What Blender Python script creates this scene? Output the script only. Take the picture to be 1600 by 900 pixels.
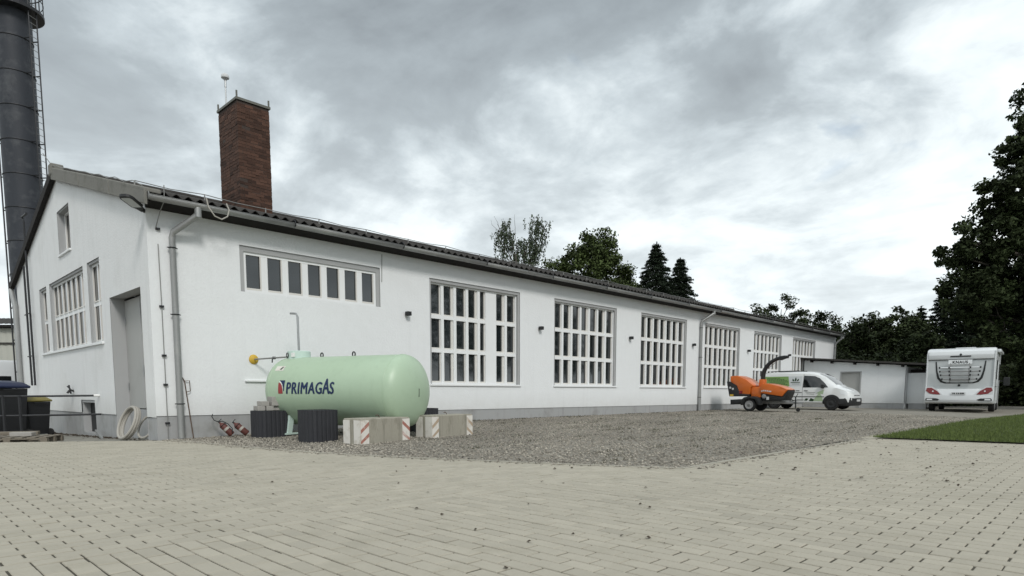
import bpy, bmesh, math, random
import numpy as np
from mathutils import Vector, Matrix, geometry
random.seed(7); rng = np.random.default_rng(7)
for o in list(bpy.data.objects): bpy.data.objects.remove(o, do_unlink=True)
S = bpy.context.scene
COL = S.collection
R = math.radians
# ------------------------------------------------------------------ camera
FPX, CYPX, PITCH, YAW = 986.583, 706.427, -0.095, 0.801
CAM = Vector((-4.268, -14.382, 1.0))
FW = Vector((math.sin(YAW)*math.cos(PITCH), math.cos(YAW)*math.cos(PITCH), math.sin(PITCH)))
RT = Vector((math.cos(YAW), -math.sin(YAW), 0)); UP = RT.cross(FW)
cd = bpy.data.cameras.new('camera'); cam = bpy.data.objects.new('camera', cd); COL.objects.link(cam)
cd.sensor_width = 36; cd.lens = FPX/1600*36; cd.shift_y = (CYPX-450)/1600
cd.clip_start = 0.05; cd.clip_end = 3000
m = Matrix((RT, UP, -FW)).transposed().to_4x4(); m.translation = CAM; cam.matrix_world = m
S.camera = cam
S.render.resolution_x, S.render.resolution_y = 1024, 576
def proj(p):
    d = Vector(p)-CAM; z = d.dot(FW)
    return 800+FPX*d.dot(RT)/z, CYPX-FPX*d.dot(UP)/z, z
# ------------------------------------------------------------------ sky and sun
SUN_AZ, SUN_EL = Vector((-0.42, -1.0)), R(40)
W = bpy.data.worlds.new('World'); S.world = W; W.use_nodes = True
nt = W.node_tree; nt.nodes.clear(); L = nt.links.new
def N(t, **k):
    n = nt.nodes.new(t)
    for a, b in k.items(): setattr(n, a, b)
    return n
def M2(op, a, b=None, c=None, clamp=False):
    n = N('ShaderNodeMath', operation=op); n.use_clamp = clamp
    for i, v in enumerate((a, b, c)):
        if v is None: continue
        if isinstance(v, (int, float)): n.inputs[i].default_value = v
        else: L(v, n.inputs[i])
    return n.outputs[0]
def ramp(fac, stops):
    n = N('ShaderNodeValToRGB'); cr = n.color_ramp
    while len(cr.elements) < len(stops): cr.elements.new(.5)
    for e, (p, c) in zip(cr.elements, stops):
        e.position = p; e.color = (c[0], c[1], c[2], 1) if not isinstance(c, (int, float)) else (c, c, c, 1)
    L(fac, n.inputs[0]); return n.outputs[0]
tc = N('ShaderNodeTexCoord'); sep = N('ShaderNodeSeparateXYZ'); L(tc.outputs['Generated'], sep.inputs[0])
zz = M2('ADD', M2('MAXIMUM', sep.outputs[2], 0.0), 0.24)
cmb = N('ShaderNodeCombineXYZ'); L(M2('DIVIDE', sep.outputs[0], zz), cmb.inputs[0]); L(M2('DIVIDE', sep.outputs[1], zz), cmb.inputs[1])
SK = (30.4, 12.6)
def noise(scale, detail, rough, dist=0., off=(0, 0, 0), sc=(1, 1, 1)):
    mp = N('ShaderNodeMapping'); mp.inputs['Location'].default_value = off; mp.inputs['Scale'].default_value = sc
    L(cmb.outputs[0], mp.inputs[0])
    n = N('ShaderNodeTexNoise'); n.inputs['Scale'].default_value = scale; n.inputs['Detail'].default_value = detail
    n.inputs['Roughness'].default_value = rough; n.inputs['Distortion'].default_value = dist
    L(mp.outputs[0], n.inputs['Vector']); return n.outputs['Fac']
n1 = noise(0.75, 3, .45, .25, (SK[0], SK[1], 0))
n2 = noise(2.3, 7, .56, .45, (SK[0]+4.2, SK[1]+.5, 0), (1, .8, 1))
n3 = noise(6.5, 7, .60, .25, (SK[0]+1.2, SK[1]+2.5, 0))
dens = M2('ADD', M2('ADD', M2('MULTIPLY', n1, .44), M2('MULTIPLY', n2, .43)), M2('MULTIPLY', n3, .13))
ccol = ramp(dens, [(.40, (.98, 1.03, 1.04)), (.462, (.77, .84, .87)), (.515, (.49, .555, .595)), (.56, (.325, .375, .41)), (.64, (.225, .26, .29))])
hz = M2('POWER', M2('SUBTRACT', 1.0, M2('MAXIMUM', sep.outputs[2], 0.0)), 3.6, clamp=True)
mx = N('ShaderNodeMixRGB'); L(M2('MULTIPLY', hz, .88, clamp=True), mx.inputs[0]); L(ccol, mx.inputs[1]); mx.inputs[2].default_value = (.90, .965, .98, 1)
hole = ramp(noise(1.5, 5, .55, .3, (SK[0]+6.4, SK[1]+5.2, 0)), [(.24, .25), (.34, 1.)])
sky = N('ShaderNodeTexSky', sky_type='NISHITA'); sky.sun_disc = False
sky.sun_elevation = SUN_EL; sky.sun_rotation = math.atan2(SUN_AZ.x, SUN_AZ.y); sky.air_density = 1.2; sky.dust_density = 1.5
b1 = N('ShaderNodeBackground'); L(sky.outputs[0], b1.inputs[0]); b1.inputs[1].default_value = 0.12
b2 = N('ShaderNodeBackground'); L(mx.outputs[0], b2.inputs[0]); b2.inputs[1].default_value = 1.0
ms = N('ShaderNodeMixShader'); L(hole, ms.inputs[0]); L(b1.outputs[0], ms.inputs[1]); L(b2.outputs[0], ms.inputs[2])
wo = N('ShaderNodeOutputWorld'); L(ms.outputs[0], wo.inputs[0])
sl = bpy.data.lights.new('sun', 'SUN'); sl.energy = 1.5; sl.angle = R(13); sl.color = (1, .97, .93)
so = bpy.data.objects.new('sun', sl); COL.objects.link(so)
sd = Vector((SUN_AZ.normalized().x*math.cos(SUN_EL), SUN_AZ.normalized().y*math.cos(SUN_EL), math.sin(SUN_EL)))
so.rotation_euler = sd.to_track_quat('Z', 'Y').to_euler(); so.location = (0, -30, 40)
S.view_settings.view_transform = 'Standard'; S.view_settings.look = 'None'
S.view_settings.exposure = 0.2; S.view_settings.gamma = 1.0
S.render.engine = 'CYCLES'
# ------------------------------------------------------------------ materials
def mk(name, col, rough=.8, var=.12, scale=4., bump=0., bscale=60., metal=0., spec=.4, attr=False, stain=None, coat=0., tint=None, aniso=None, ior=None, streak=0., splash=0.):
    """procedural material: base colour broken up by two noises, optional relief, optional stain colour (r,g,b,scale,amount)"""
    mt = bpy.data.materials.new(name); mt.use_nodes = True
    t = mt.node_tree; nn = t.nodes; ll = t.links.new; p = nn['Principled BSDF']
    p.inputs['Roughness'].default_value = rough; p.inputs['Metallic'].default_value = metal
    p.inputs['Specular IOR Level'].default_value = spec; p.inputs['Coat Weight'].default_value = coat
    if ior: p.inputs['IOR'].default_value = ior
    g = nn.new('ShaderNodeNewGeometry'); co = g.outputs['Position']
    if aniso:
        mp = nn.new('ShaderNodeMapping'); mp.inputs['Scale'].default_value = aniso; ll(co, mp.inputs[0]); co = mp.outputs[0]
    def nz(s, d=4, r=.6):
        n = nn.new('ShaderNodeTexNoise'); n.inputs['Scale'].default_value = s; n.inputs['Detail'].default_value = d; n.inputs['Roughness'].default_value = r
        ll(co, n.inputs['Vector']); return n.outputs['Fac']
    def mixc(f, a, b, mode='MIX'):
        n = nn.new('ShaderNodeMixRGB'); n.blend_type = mode
        for i, v in ((0, f), (1, a), (2, b)):
            if hasattr(v, 'is_linked'): ll(v, n.inputs[i])
            elif isinstance(v, (int, float)): n.inputs[i].default_value = v
            else: n.inputs[i].default_value = (v[0], v[1], v[2], 1)
        return n.outputs[0]
    a = [c*(1-var) for c in col]; b = [min(1, c*(1+var)) for c in col]
    c = mixc(nz(scale), a, b); c = mixc(.5, c, mixc(nz(scale*9, 5, .7), a, b))
    if streak:
        mp2 = nn.new('ShaderNodeMapping'); mp2.inputs['Scale'].default_value = (5, 5, .22); ll(g.outputs['Position'], mp2.inputs[0])
        sn = nn.new('ShaderNodeTexNoise'); sn.inputs['Scale'].default_value = 1.4; sn.inputs['Detail'].default_value = 5; ll(mp2.outputs[0], sn.inputs['Vector'])
        sr = nn.new('ShaderNodeMapRange'); sr.inputs['From Min'].default_value = .55; sr.inputs['From Max'].default_value = .8; sr.inputs['To Max'].default_value = streak; ll(sn.outputs['Fac'], sr.inputs['Value'])
        c = mixc(sr.outputs[0], c, [k*.62 for k in col])
    if splash:
        sx_ = nn.new('ShaderNodeSeparateXYZ'); ll(g.outputs['Position'], sx_.inputs[0])
        sr = nn.new('ShaderNodeMapRange'); sr.inputs['From Min'].default_value = 1.0; sr.inputs['From Max'].default_value = .35; sr.inputs['To Max'].default_value = splash; ll(sx_.outputs[2], sr.inputs['Value'])
        sm = nn.new('ShaderNodeMath'); sm.operation = 'MULTIPLY'; ll(sr.outputs[0], sm.inputs[0]); ll(nz(2.6, 6, .7), sm.inputs[1])
        c = mixc(sm.outputs[0], c, (.36, .34, .29))
    if attr:
        at = nn.new('ShaderNodeAttribute'); at.attribute_name = 'tone'; c = mixc(1., c, at.outputs['Color'], 'MULTIPLY')
    if stain:
        f = nz(stain[3], 6, .65); r = nn.new('ShaderNodeValToRGB'); r.color_ramp.elements[0].position = .52; r.color_ramp.elements[1].position = .72
        ll(f, r.inputs[0]); mm = nn.new('ShaderNodeMath'); mm.operation = 'MULTIPLY'; ll(r.outputs[0], mm.inputs[0]); mm.inputs[1].default_value = stain[4]
        c = mixc(mm.outputs[0], c, stain[:3])
    ll(c, p.inputs['Base Color'])
    if bump:
        bn = nn.new('ShaderNodeBump'); bn.inputs['Strength'].default_value = min(1., bump); bn.inputs['Distance'].default_value = .012*max(1., bump)
        ll(nz(bscale, 6, .65), bn.inputs['Height']); ll(bn.outputs[0], p.inputs['Normal'])
    return mt
MT = {}
def mm(k, *a, **kw): MT[k] = mk(k, *a, **kw)
mm('render_white', (.80, .815, .82), .9, .06, 3.5, .75, 19, stain=(.70, .71, .70, .9, .22), streak=.10, splash=.5)
mm('render_side', (.78, .785, .78), .9, .07, 3.5, .75, 19, stain=(.60, .60, .58, .8, .35), streak=.22, splash=.6)
mm('reveal_grey', (.40, .405, .405), .85, .06, 2)
mm('plinth_grey', (.37, .38, .395), .85, .08, 1.2, .5, 30, stain=(.22, .22, .20, 1.5, .6), streak=.8, splash=.5)
mm('bar_white', (.82, .83, .83), .7, .03, 3)
mm('casement', (.68, .66, .62), .6, .1, 6)
mm('glass', (.012, .016, .018), .045, .2, 2, .06, 1.6, spec=.9, ior=1.6)
mm('roof', (.042, .039, .036), .85, .35, 1.5, .6, 14, stain=(.11, .105, .09, 2.2, .5))
mm('verge', (.20, .195, .175), .9, .2, 2.5, .7, 18, stain=(.12, .12, .10, 3, .7))
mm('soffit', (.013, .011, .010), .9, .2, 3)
mm('zinc', (.34, .345, .34), .5, .18, 3, .2, 8, metal=.55, stain=(.42, .42, .40, 3, .6))
mm('door_grey', (.40, .40, .385), .6, .05, 1.5, stain=(.30, .30, .28, 1.2, .4))
mm('black_plastic', (.016, .017, .019), .55, .3, 6, .3, 40)
mm('dark_metal', (.03, .031, .034), .5, .3, 5, .2, 20, metal=.3)
mm('steel', (.38, .39, .39), .4, .15, 6, metal=.8)
mm('wire', (.26, .26, .25), .6, .1, 6, metal=.4)
mm('brick', (.078, .040, .027), .92, .45, 7, .8, 50, attr=True)
mm('mortar', (.060, .045, .038), .95, .3, 8, .6, 40)
mm('cap_metal', (.15, .15, .13), .6, .2, 4, metal=.3)
mm('stack', (.033, .037, .045), .6, .25, 1.2, .2, 6, stain=(.10, .105, .11, 1.6, .55), spec=.35)
mm('paver', (.412, .380, .310), .92, .17, .45, .5, 90, attr=True, stain=(.315, .288, .225, 2.2, .55))
mm('joint', (.066, .060, .045), 1, .3, 12)
mm('edging', (.36, .34, .285), .92, .12, 5, .4, 60)
mm('gravel', (.235, .218, .184), .98, .45, 9, 1.0, 38, stain=(.12, .108, .082, .9, .5))
mm('stone', (.345, .315, .265), .95, .25, 6, attr=True)
mm('soil', (.16, .15, .125), .98, .35, 3, .8, 20)
mm('yard', (.24, .23, .20), .95, .25, 1.2, .7, 25, stain=(.09, .085, .07, 1.1, .7))
mm('turf', (.055, .072, .022), .98, .35, 3, .8, 40)
mm('grass', (.10, .135, .034), .8, .3, 1.2, attr=True)
mm('tank_green', (.41, .53, .385), .40, .06, 1.4, .06, 3, spec=.5, stain=(.35, .455, .325, 1.8, .5), streak=.2)
mm('cover_green', (.55, .68, .62), .5, .06, 4)
mm('navy', (.010, .026, .085), .5, .05, 4)
mm('logo_red', (.30, .045, .045), .5, .08, 4)
mm('white_paint', (.80, .80, .78), .6, .05, 4)
mm('yellow', (.58, .38, .05), .6, .15, 8)
mm('concrete', (.34, .32, .265), .95, .22, 2.5, .9, 30, stain=(.17, .16, .12, 3.5, .8), aniso=(1.6, 1.6, .5), streak=1.)
mm('warn_white', (.70, .67, .62), .8, .1, 8, stain=(.42, .36, .28, 6, .7))
mm('warn_red', (.38, .17, .13), .85, .35, 14, stain=(.68, .64, .58, 5, 1.0))
mm('warn_faded', (.42, .33, .24), .85, .3, 14, stain=(.66, .62, .56, 5, 1.0))
mm('rib_black', (.030, .031, .036), .7, .3, 9, .5, 40)
mm('block_grey', (.36, .345, .32), .95, .15, 12, .5, 60)
mm('ext_red', (.12, .042, .034), .55, .25, 9)
mm('rubber', (.014, .014, .015), .8, .2, 10)
mm('hose_beige', (.40, .38, .34), .7, .15, 7)
mm('rust', (.11, .075, .055), .9, .3, 12)
mm('pallet', (.20, .175, .14), .95, .3, 9, .5, 60)
mm('lid_olive', (.20, .17, .05), .6, .15, 8)
mm('bin_blue', (.012, .020, .06), .45, .15, 5)
mm('corrugated_grey', (.45, .45, .40), .8, .08, 1)
mm('shed_brown', (.30, .26, .22), .9, .1, 2)
mm('van_white', (.72, .735, .73), .25, .03, 2, coat=.5, spec=.5)
mm('rv_white', (.66, .68, .69), .3, .04, 1.5, coat=.3)
mm('rv_grey', (.52, .545, .55), .4, .04, 2)
mm('vehicle_glass', (.010, .012, .013), .05, .2, 3, spec=.8)
mm('trim_black', (.022, .023, .024), .6, .2, 6)
mm('tyre', (.018, .018, .018), .85, .2, 12)
mm('rim_grey', (.30, .30, .30), .5, .2, 9, metal=.4)
mm('lamp_red', (.20, .012, .014), .2, .1, 5, coat=.5)
mm('lamp_clear', (.75, .77, .78), .15, .05, 5, coat=.5)
mm('plate', (.55, .56, .56), .5, .05, 8)
mm('decal_pale', (.36, .46, .30), .5, .15, 3)
mm('decal_green', (.17, .29, .09), .5, .12, 3)
mm('decal_dark', (.02, .05, .02), .5, .1, 5)
mm('chip_orange', (.60, .135, .015), .35, .12, 4, coat=.3, spec=.5)
mm('chip_black', (.018, .019, .020), .5, .25, 6)
mm('bark', (.085, .075, .062), .95, .3, 6, .8, 20)
mm('bark_pale', (.26, .25, .23), .95, .3, 6, .5, 20)
mm('leaf_mid', (.052, .072, .021), .7, .2, .6, attr=True, spec=.25)
mm('leaf_dark', (.031, .043, .016), .75, .25, .6, attr=True, spec=.2)
mm('needle', (.018, .028, .015), .8, .25, .8, attr=True, spec=.2)
mm('leaf_birch', (.060, .080, .045), .7, .2, .6, attr=True, spec=.25)
mm('dead_leaf', (.045, .032, .020), .9, .4, 12)
mm('weed', (.055, .055, .028), .9, .4, 6)
# ------------------------------------------------------------------ mesh helpers
class MB:
    def __init__(s): s.v = []; s.f = []
    def add(s, vs, fs):
        o = len(s.v); s.v += [tuple(v) for v in vs]; s.f += [tuple(i+o for i in f) for f in fs]; return s
    def box(s, a, b, c=0.):
        (x0, y0, z0), (x1, y1, z1) = a, b
        if not c:
            vs = [(x, y, z) for z in (z0, z1) for y in (y0, y1) for x in (x0, x1)]
            return s.add(vs, [(0, 2, 3, 1), (4, 5, 7, 6), (0, 1, 5, 4), (2, 6, 7, 3), (0, 4, 6, 2), (1, 3, 7, 5)])
        bm = bmesh.new(); bmesh.ops.create_cube(bm, size=1)
        for v in bm.verts: v.co = Vector(((x0+x1)/2+v.co.x*(x1-x0), (y0+y1)/2+v.co.y*(y1-y0), (z0+z1)/2+v.co.z*(z1-z0)))
        bmesh.ops.bevel(bm, geom=bm.edges[:], offset=c, segments=2, affect='EDGES', profile=.5)
        return s.bm(bm)
    def bm(s, bm):
        bm.verts.index_update()
        s.add([v.co[:] for v in bm.verts], [[v.index for v in f.verts] for f in bm.faces]); bm.free(); return s
    def prism(s, poly, d0, d1, axis='y', c=0.):
        """poly in the plane across axis, extruded d0..d1; axis y: poly=(x,z); x: (y,z); z: (x,y)"""
        def P(p, d): return {'y': (p[0], d, p[1]), 'x': (d, p[0], p[1]), 'z': (p[0], p[1], d)}[axis]
        n = len(poly)
        if c:
            bm = bmesh.new(); A = [bm.verts.new(P(p, d0)) for p in poly]; B = [bm.verts.new(P(p, d1)) for p in poly]
            bm.faces.new(A); bm.faces.new(B[::-1])
            for i in range(n): bm.faces.new((A[i], B[i], B[(i+1) % n], A[(i+1) % n]))
            bmesh.ops.recalc_face_normals(bm, faces=bm.faces[:])
            bmesh.ops.bevel(bm, geom=bm.edges[:], offset=c, segments=2, affect='EDGES', profile=.5)
            return s.bm(bm)
        return s.add([P(p, d0) for p in poly]+[P(p, d1) for p in poly],
                     [tuple(range(n))[::-1], tuple(range(n, 2*n))]+[(i, (i+1) % n, n+(i+1) % n, n+i) for i in range(n)])
    def tube(s, pts, r, seg=8, cap=True):
        pts = [Vector(p) for p in pts]; n = len(pts); rr = r if isinstance(r, (list, tuple)) else [r]*n
        vs = []; fs = []; u = None
        for i, p in enumerate(pts):
            t = (pts[min(i+1, n-1)]-pts[max(i-1, 0)]).normalized()
            if u is None: u = t.orthogonal().normalized()
            u = (u-t*u.dot(t)).normalized(); w = t.cross(u)
            for k in range(seg):
                a = 2*math.pi*k/seg; vs.append(p+(u*math.cos(a)+w*math.sin(a))*rr[i])
        for i in range(n-1):
            for k in range(seg):
                k2 = (k+1) % seg; fs.append((i*seg+k, i*seg+k2, (i+1)*seg+k2, (i+1)*seg+k))
        if cap: fs += [tuple(range(seg))[::-1], tuple(range((n-1)*seg, n*seg))]
        return s.add(vs, fs)
    def lathe(s, prof, axis=((0, 0, 0), (0, 0, 1)), seg=24):
        """prof = [(radius, distance along axis)]"""
        o = Vector(axis[0]); t = Vector(axis[1]).normalized(); u = t.orthogonal().normalized(); w = t.cross(u)
        vs = []; fs = []
        for r, h in prof:
            for k in range(seg):
                a = 2*math.pi*k/seg; vs.append(o+t*h+(u*math.cos(a)+w*math.sin(a))*max(r, 1e-4))
        for i in range(len(prof)-1):
            for k in range(seg):
                k2 = (k+1) % seg; fs.append((i*seg+k, i*seg+k2, (i+1)*seg+k2, (i+1)*seg+k))
        fs += [tuple(range(seg))[::-1], tuple(range((len(prof)-1)*seg, len(prof)*seg))]
        return s.add(vs, fs)
    def ring(s, c, axis, R_, r, seg=24, rs=8, a0=0, a1=2*math.pi):
        t = Vector(axis).normalized(); u = t.orthogonal().normalized(); w = t.cross(u); c = Vector(c)
        full = abs(a1-a0-2*math.pi) < 1e-6; n = seg+1
        return s.tube([c+(u*math.cos(a0+(a1-a0)*i/seg)+w*math.sin(a0+(a1-a0)*i/seg))*R_ for i in range(n)], r, rs, not full)
    def mesh(s, name, mat, smooth=False):
        me = bpy.data.meshes.new(name); me.from_pydata(s.v, [], s.f); me.update()
        bm = bmesh.new(); bm.from_mesh(me); bmesh.ops.recalc_face_normals(bm, faces=bm.faces[:]); bm.to_mesh(me); bm.free()
        if smooth:
            me.shade_smooth()
            try: me.set_sharp_from_angle(angle=R(38))
            except Exception: pass
        me.materials.append(MT[mat]); return me
    def build(s, name, mat, parent=None, smooth=False):
        return link(name, s.mesh(name, mat, smooth), parent)
def link(name, data, parent=None, loc=None, rz=0):
    o = bpy.data.objects.new(name, data); COL.objects.link(o)
    if parent: o.parent = parent
    if loc is not None: o.location = loc
    if rz: o.rotation_euler = (0, 0, rz)
    return o
def tag(o, label=None, cat=None, group=None, kind=None):
    if label: o['label'] = label
    if cat: o['category'] = cat
    if group: o['group'] = group
    if kind: o['kind'] = kind
    return o
def thing(name, label, cat, loc=(0, 0, 0), rz=0, group=None):
    o = link(name, None, None, loc, rz); o.empty_display_size = .2
    return tag(o, label, cat, group)
def tone_mesh(name, V, F, tones, mat, smooth=False):
    """big mesh from numpy arrays; F (n,k) faces, tones per face -> 'tone' colour attribute"""
    me = bpy.data.meshes.new(name); V = np.asarray(V, np.float32); F = np.asarray(F, np.int32); n, k = F.shape
    me.vertices.add(len(V)); me.vertices.foreach_set('co', V.ravel())
    me.loops.add(n*k); me.loops.foreach_set('vertex_index', F.ravel())
    me.polygons.add(n); me.polygons.foreach_set('loop_start', np.arange(0, n*k, k, dtype=np.int32))
    me.update(calc_edges=True)
    set_tone(me, np.repeat(tones, k)); me.materials.append(MT[mat])
    if smooth: me.shade_smooth()
    return me
def set_tone(me, t):
    a = me.color_attributes.new('tone', 'FLOAT_COLOR', 'CORNER')
    t = np.asarray(t, np.float32); c = np.ones((len(t), 4), np.float32); c[:, :3] = t[:, None]; a.data.foreach_set('color', c.ravel())
def poly_face(outer, holes, to3):
    loops = [[Vector((p[0], p[1], 0)) for p in outer]]+[[Vector((p[0], p[1], 0)) for p in h] for h in holes]
    flat = [v for l in loops for v in l]
    tris = geometry.tessellate_polygon(loops)
    return [to3(v.x, v.y) for v in flat], [tuple(t) for t in tris]
# ------------------------------------------------------------------ ground
EDGE = [(0.10, -0.02), (0.22, -0.6), (0.46, -2.0), (0.68, -3.5), (0.95, -4.95), (1.50, -6.5), (2.17, -8.14), (2.72, -9.3), (3.21, -10.25), (5.9, -10.30), (10.75, -10.52)]
def edge_x(y):
    for (xa, ya), (xb, yb) in zip(EDGE[:8], EDGE[1:9]):
        if yb <= y <= ya: return xa+(xb-xa)*(y-ya)/(yb-ya)
    return EDGE[0][0] if y > 0 else 3.21
def gz(x, y):
    d = min(x-edge_x(max(min(y, 0), -10.25)), y+10.3 if x > 3 else 9)
    near = min(max((y+9.5)/8.5, 0), 1)*min(max((x-1.)/8, 0), 1)
    far = min(max((44-x)/14, 0), 1)
    return .012+.045*min(max(d/2.2, 0), 1)+.085*near*far
def strct(name, mb, mat, parent=None):
    o = mb.build(name, mat, parent); return tag(o, kind='structure')
strct('ground', MB().add([(-900, -900, -.55), (900, -900, -.55), (900, 900, -.55), (-900, 900, -.55)], [(0, 1, 2, 3)]), 'soil')
# sunken concrete yard beside the gable
ys = []; yf = []
GY = [-30, -12, -2.4, 0.2]; GX = [-60, -30, -8, -4, -2.3, 0.0]
b = MB(); yv = []
NY = [(-60, 30), (-12, 9.), (-2.36, 1.78), (0.3, 0.05)]
for x, y0 in NY:
    for k in range(12):
        y = y0+(46-y0)*(k/11)**1.6; yv.append((x, y, -.035-.028*min(max(y-y0*.0, 0), 9) + (.02 if k == 0 else 0)))
b.add(yv, [(i*12+k, (i+1)*12+k, (i+1)*12+k+1, i*12+k+1) for i in range(3) for k in range(11)])
strct('yard', b, 'yard')
# gravel forecourt
b = MB(); gx = sorted(set([.1, .3, .5, .7, 1., 1.5, 2.2, 2.7, 3.2]+[4, 5, 6, 8, 10, 12, 15, 18, 22, 26, 30, 36, 44, 60, 80])); gy = [0.3, -.5, -1.2, -2, -3, -4, -5, -6, -7, -8, -9, -9.6, -10.25, -10.5, -11.5, -13, -17]
def gpt(x, y): return (max(x, edge_x(y) if y > -10.25 else x), y, gz(max(x, edge_x(min(y, 0))), y)-.02)
gv = [gpt(x, y) for x in gx for y in gy]; ng = len(gy); gf = []
for i in range(len(gx)-1):
    for j in range(ng-1):
        q = [i*ng+j, (i+1)*ng+j, (i+1)*ng+j+1, i*ng+j+1]
        cx = (gx[i]+gx[i+1])/2; cy = (gy[j]+gy[j+1])/2
        if cy < -10.25 and cx < 10.7: continue
        gf.append(q)
b.add(gv, gf); strct('gravel', b, 'gravel')
# loose stones on the gravel, nobody could count them
def stones(n, pts, smin, smax):
    base = np.array([(1, 0, 0), (-1, 0, 0), (0, 1, 0), (0, -1, 0), (0, 0, 1), (0, 0, -.6)], float)
    fac = np.array([(0, 2, 4), (2, 1, 4), (1, 3, 4), (3, 0, 4), (2, 0, 5), (1, 2, 5), (3, 1, 5), (0, 3, 5)])
    s = rng.uniform(smin, smax, (n, 1)); sc = s*rng.uniform(.6, 1.3, (n, 3))*np.array([1, 1, .62])
    v = base[None]*sc[:, None, :]*rng.uniform(.7, 1.3, (n, 6, 1)); a = rng.uniform(0, 6.28, n); c, t = np.cos(a), np.sin(a)
    x = v[..., 0]*c[:, None]-v[..., 1]*t[:, None]; y = v[..., 0]*t[:, None]+v[..., 1]*c[:, None]
    v = np.stack([x, y, v[..., 2]], -1)+pts[:, None, :]
    f = (fac[None]+6*np.arange(n)[:, None, None]).reshape(-1, 3)
    tn = np.repeat(np.clip(rng.normal(.86, .26, n), .25, 1.5), 8)
    return v.reshape(-1, 3), f, tn
pp = []
while len(pp) < 62000:
    u = random.random(); x = .1+26*u**1.75; y = -10.45*random.random()
    if x < edge_x(y)+.02 or (x > 3.21 and y < -10.27): continue
    pp.append((x, y, gz(x, y)-.018+random.random()*.012))
for k in range(520):   # strays kicked onto the paving
    y = -10.2*random.random(); pp.append((edge_x(y)-abs(random.gauss(0, .10)), y, .006))
for k in range(320):
    pp.append((3.3+7.3*random.random(), -10.36-abs(random.gauss(0, .10)), .006))
v, f, tn = stones(len(pp), np.array(pp), .008, .026)
pa = np.array(pp); lowf = np.sin(pa[:, 0]*.9+1.3*np.sin(pa[:, 1]*.7))*np.sin(pa[:, 1]*1.1+.6*np.sin(pa[:, 0]*.5)); tn = tn*np.repeat(1+.16*lowf, 8)
tag(link('gravel_stones', tone_mesh('gravel_stones', v, f, tn, 'stone')), 'loose grey gravel stones lying in front of the hall', 'gravel', kind='stuff')
# dark weed tufts in the gravel
def blades(pts, h, w, tn_mu, mat, name, lean=.5):
    n = len(pts); P = np.array(pts); a = rng.uniform(0, 6.28, n); hh = h*rng.uniform(.45, 1.25, n)
    d = np.stack([np.cos(a), np.sin(a), np.zeros(n)], -1); la = rng.uniform(0, 6.28, n); ln = np.stack([np.cos(la), np.sin(la), np.zeros(n)], -1)*rng.uniform(0, lean, n)[:, None]
    tip = P+ln*hh[:, None]; tip[:, 2] += hh
    v = np.stack([P-d*w, P+d*w, tip], 1).reshape(-1, 3)
    return tone_mesh(name, v, np.arange(3*n).reshape(-1, 3), np.clip(rng.normal(tn_mu, .25, n), .3, 1.8), mat)
wp = []
for i in range(170):
    x = 3+22*random.random()**1.3; y = -9.6*random.random()
    if i > 120: x = 2+34*random.random(); y = -.25+random.uniform(-.1, .1)
    L_ = random.uniform(.08, .45)
    for k in range(int(26*L_/.2)):
        wx_ = x+random.gauss(0, L_); wy_ = y+random.gauss(0, .05); wp.append((wx_, wy_, gz(wx_, wy_)-.015))
tag(link('weed_tufts', blades(wp, .05, .006, 1., 'weed', 'weed_tufts', 1.2)), 'low dark weed tufts scattered over the gravel', 'weeds', kind='stuff')
# lawn
LA = [(10.80, -10.55), (22, -10.55), (30, -11.2), (46, -11.6), (46, -40), (13.4, -24), (11.15, -13.1)]
b = MB(); b.add([(x, y, gz(12, -10.3)+.025) for x, y in LA], [tuple(range(len(LA)))]); strct('lawn', b, 'turf')
def inpoly(x, y, P):
    c = False
    for i in range(len(P)):
        (x1, y1), (x2, y2) = P[i], P[i-1]
        if (y1 > y) != (y2 > y) and x < (x2-x1)*(y-y1)/(y2-y1)+x1: c = not c
    return c
gp = []
while len(gp) < 90000:
    x = 10.7+29*random.random()**1.5; y = -10.45-6.5*random.random()
    if inpoly(x, y, LA): gp.append((x+random.gauss(0, .045), y+random.gauss(0, .045), .035))
tag(link('grass_blades', blades(gp, .062, .006, 1., 'grass', 'grass_blades')), 'short green lawn grass at the right of the paving', 'grass', kind='stuff')
# ------------------------------------------------------------------ paving
strct_p = MB().add([(-40, -40, -.0068), (12, -40, -.0068), (11.6, -13.1, -.0068), (10.8, -10.5, -.0068), (3.25, -10.24, -.0068), (2.2, -8.1, -.0068), (.95, -4.9, -.0068), (.1, 0.1, -.0068), (-2.36, 1.75, -.0068), (-14, 9.2, -.0068), (-40, 22, -.0068)], [tuple(range(11))])
paving = strct('paving', strct_p, 'joint')
HP = [((EDGE[i]), (EDGE[i+1])) for i in range(len(EDGE)-1)]+[((10.75, -10.52), (11.2, -13.2)), ((11.2, -13.2), (13.5, -24)), ((-16, 10.6), (-2.36, 1.72)), ((-2.36, 1.72), (0.10, -.02))]
def clip(poly, a, b_, keep_right=True, off=.045):
    nx, ny = (b_[1]-a[1]), -(b_[0]-a[0]); l = math.hypot(nx, ny); nx /= l; ny /= l   # right-hand normal of a->b
    def D(p): return (p[0]-a[0])*nx+(p[1]-a[1])*ny-off
    out = []
    for i in range(len(poly)):
        p, q = poly[i-1], poly[i]; dp, dq = D(p), D(q)
        if dp >= 0: out.append(p)
        if (dp >= 0) != (dq >= 0):
            t = dp/(dp-dq); out.append((p[0]+(q[0]-p[0])*t, p[1]+(q[1]-p[1])*t))
    return out
def inside_paving(x, y):
    if y > 0.02 and x > -.0: return False
    if x > 11.6: return False
    return True
BL, BW, JT = .2515, .1262, .0108
blocks = []
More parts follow.
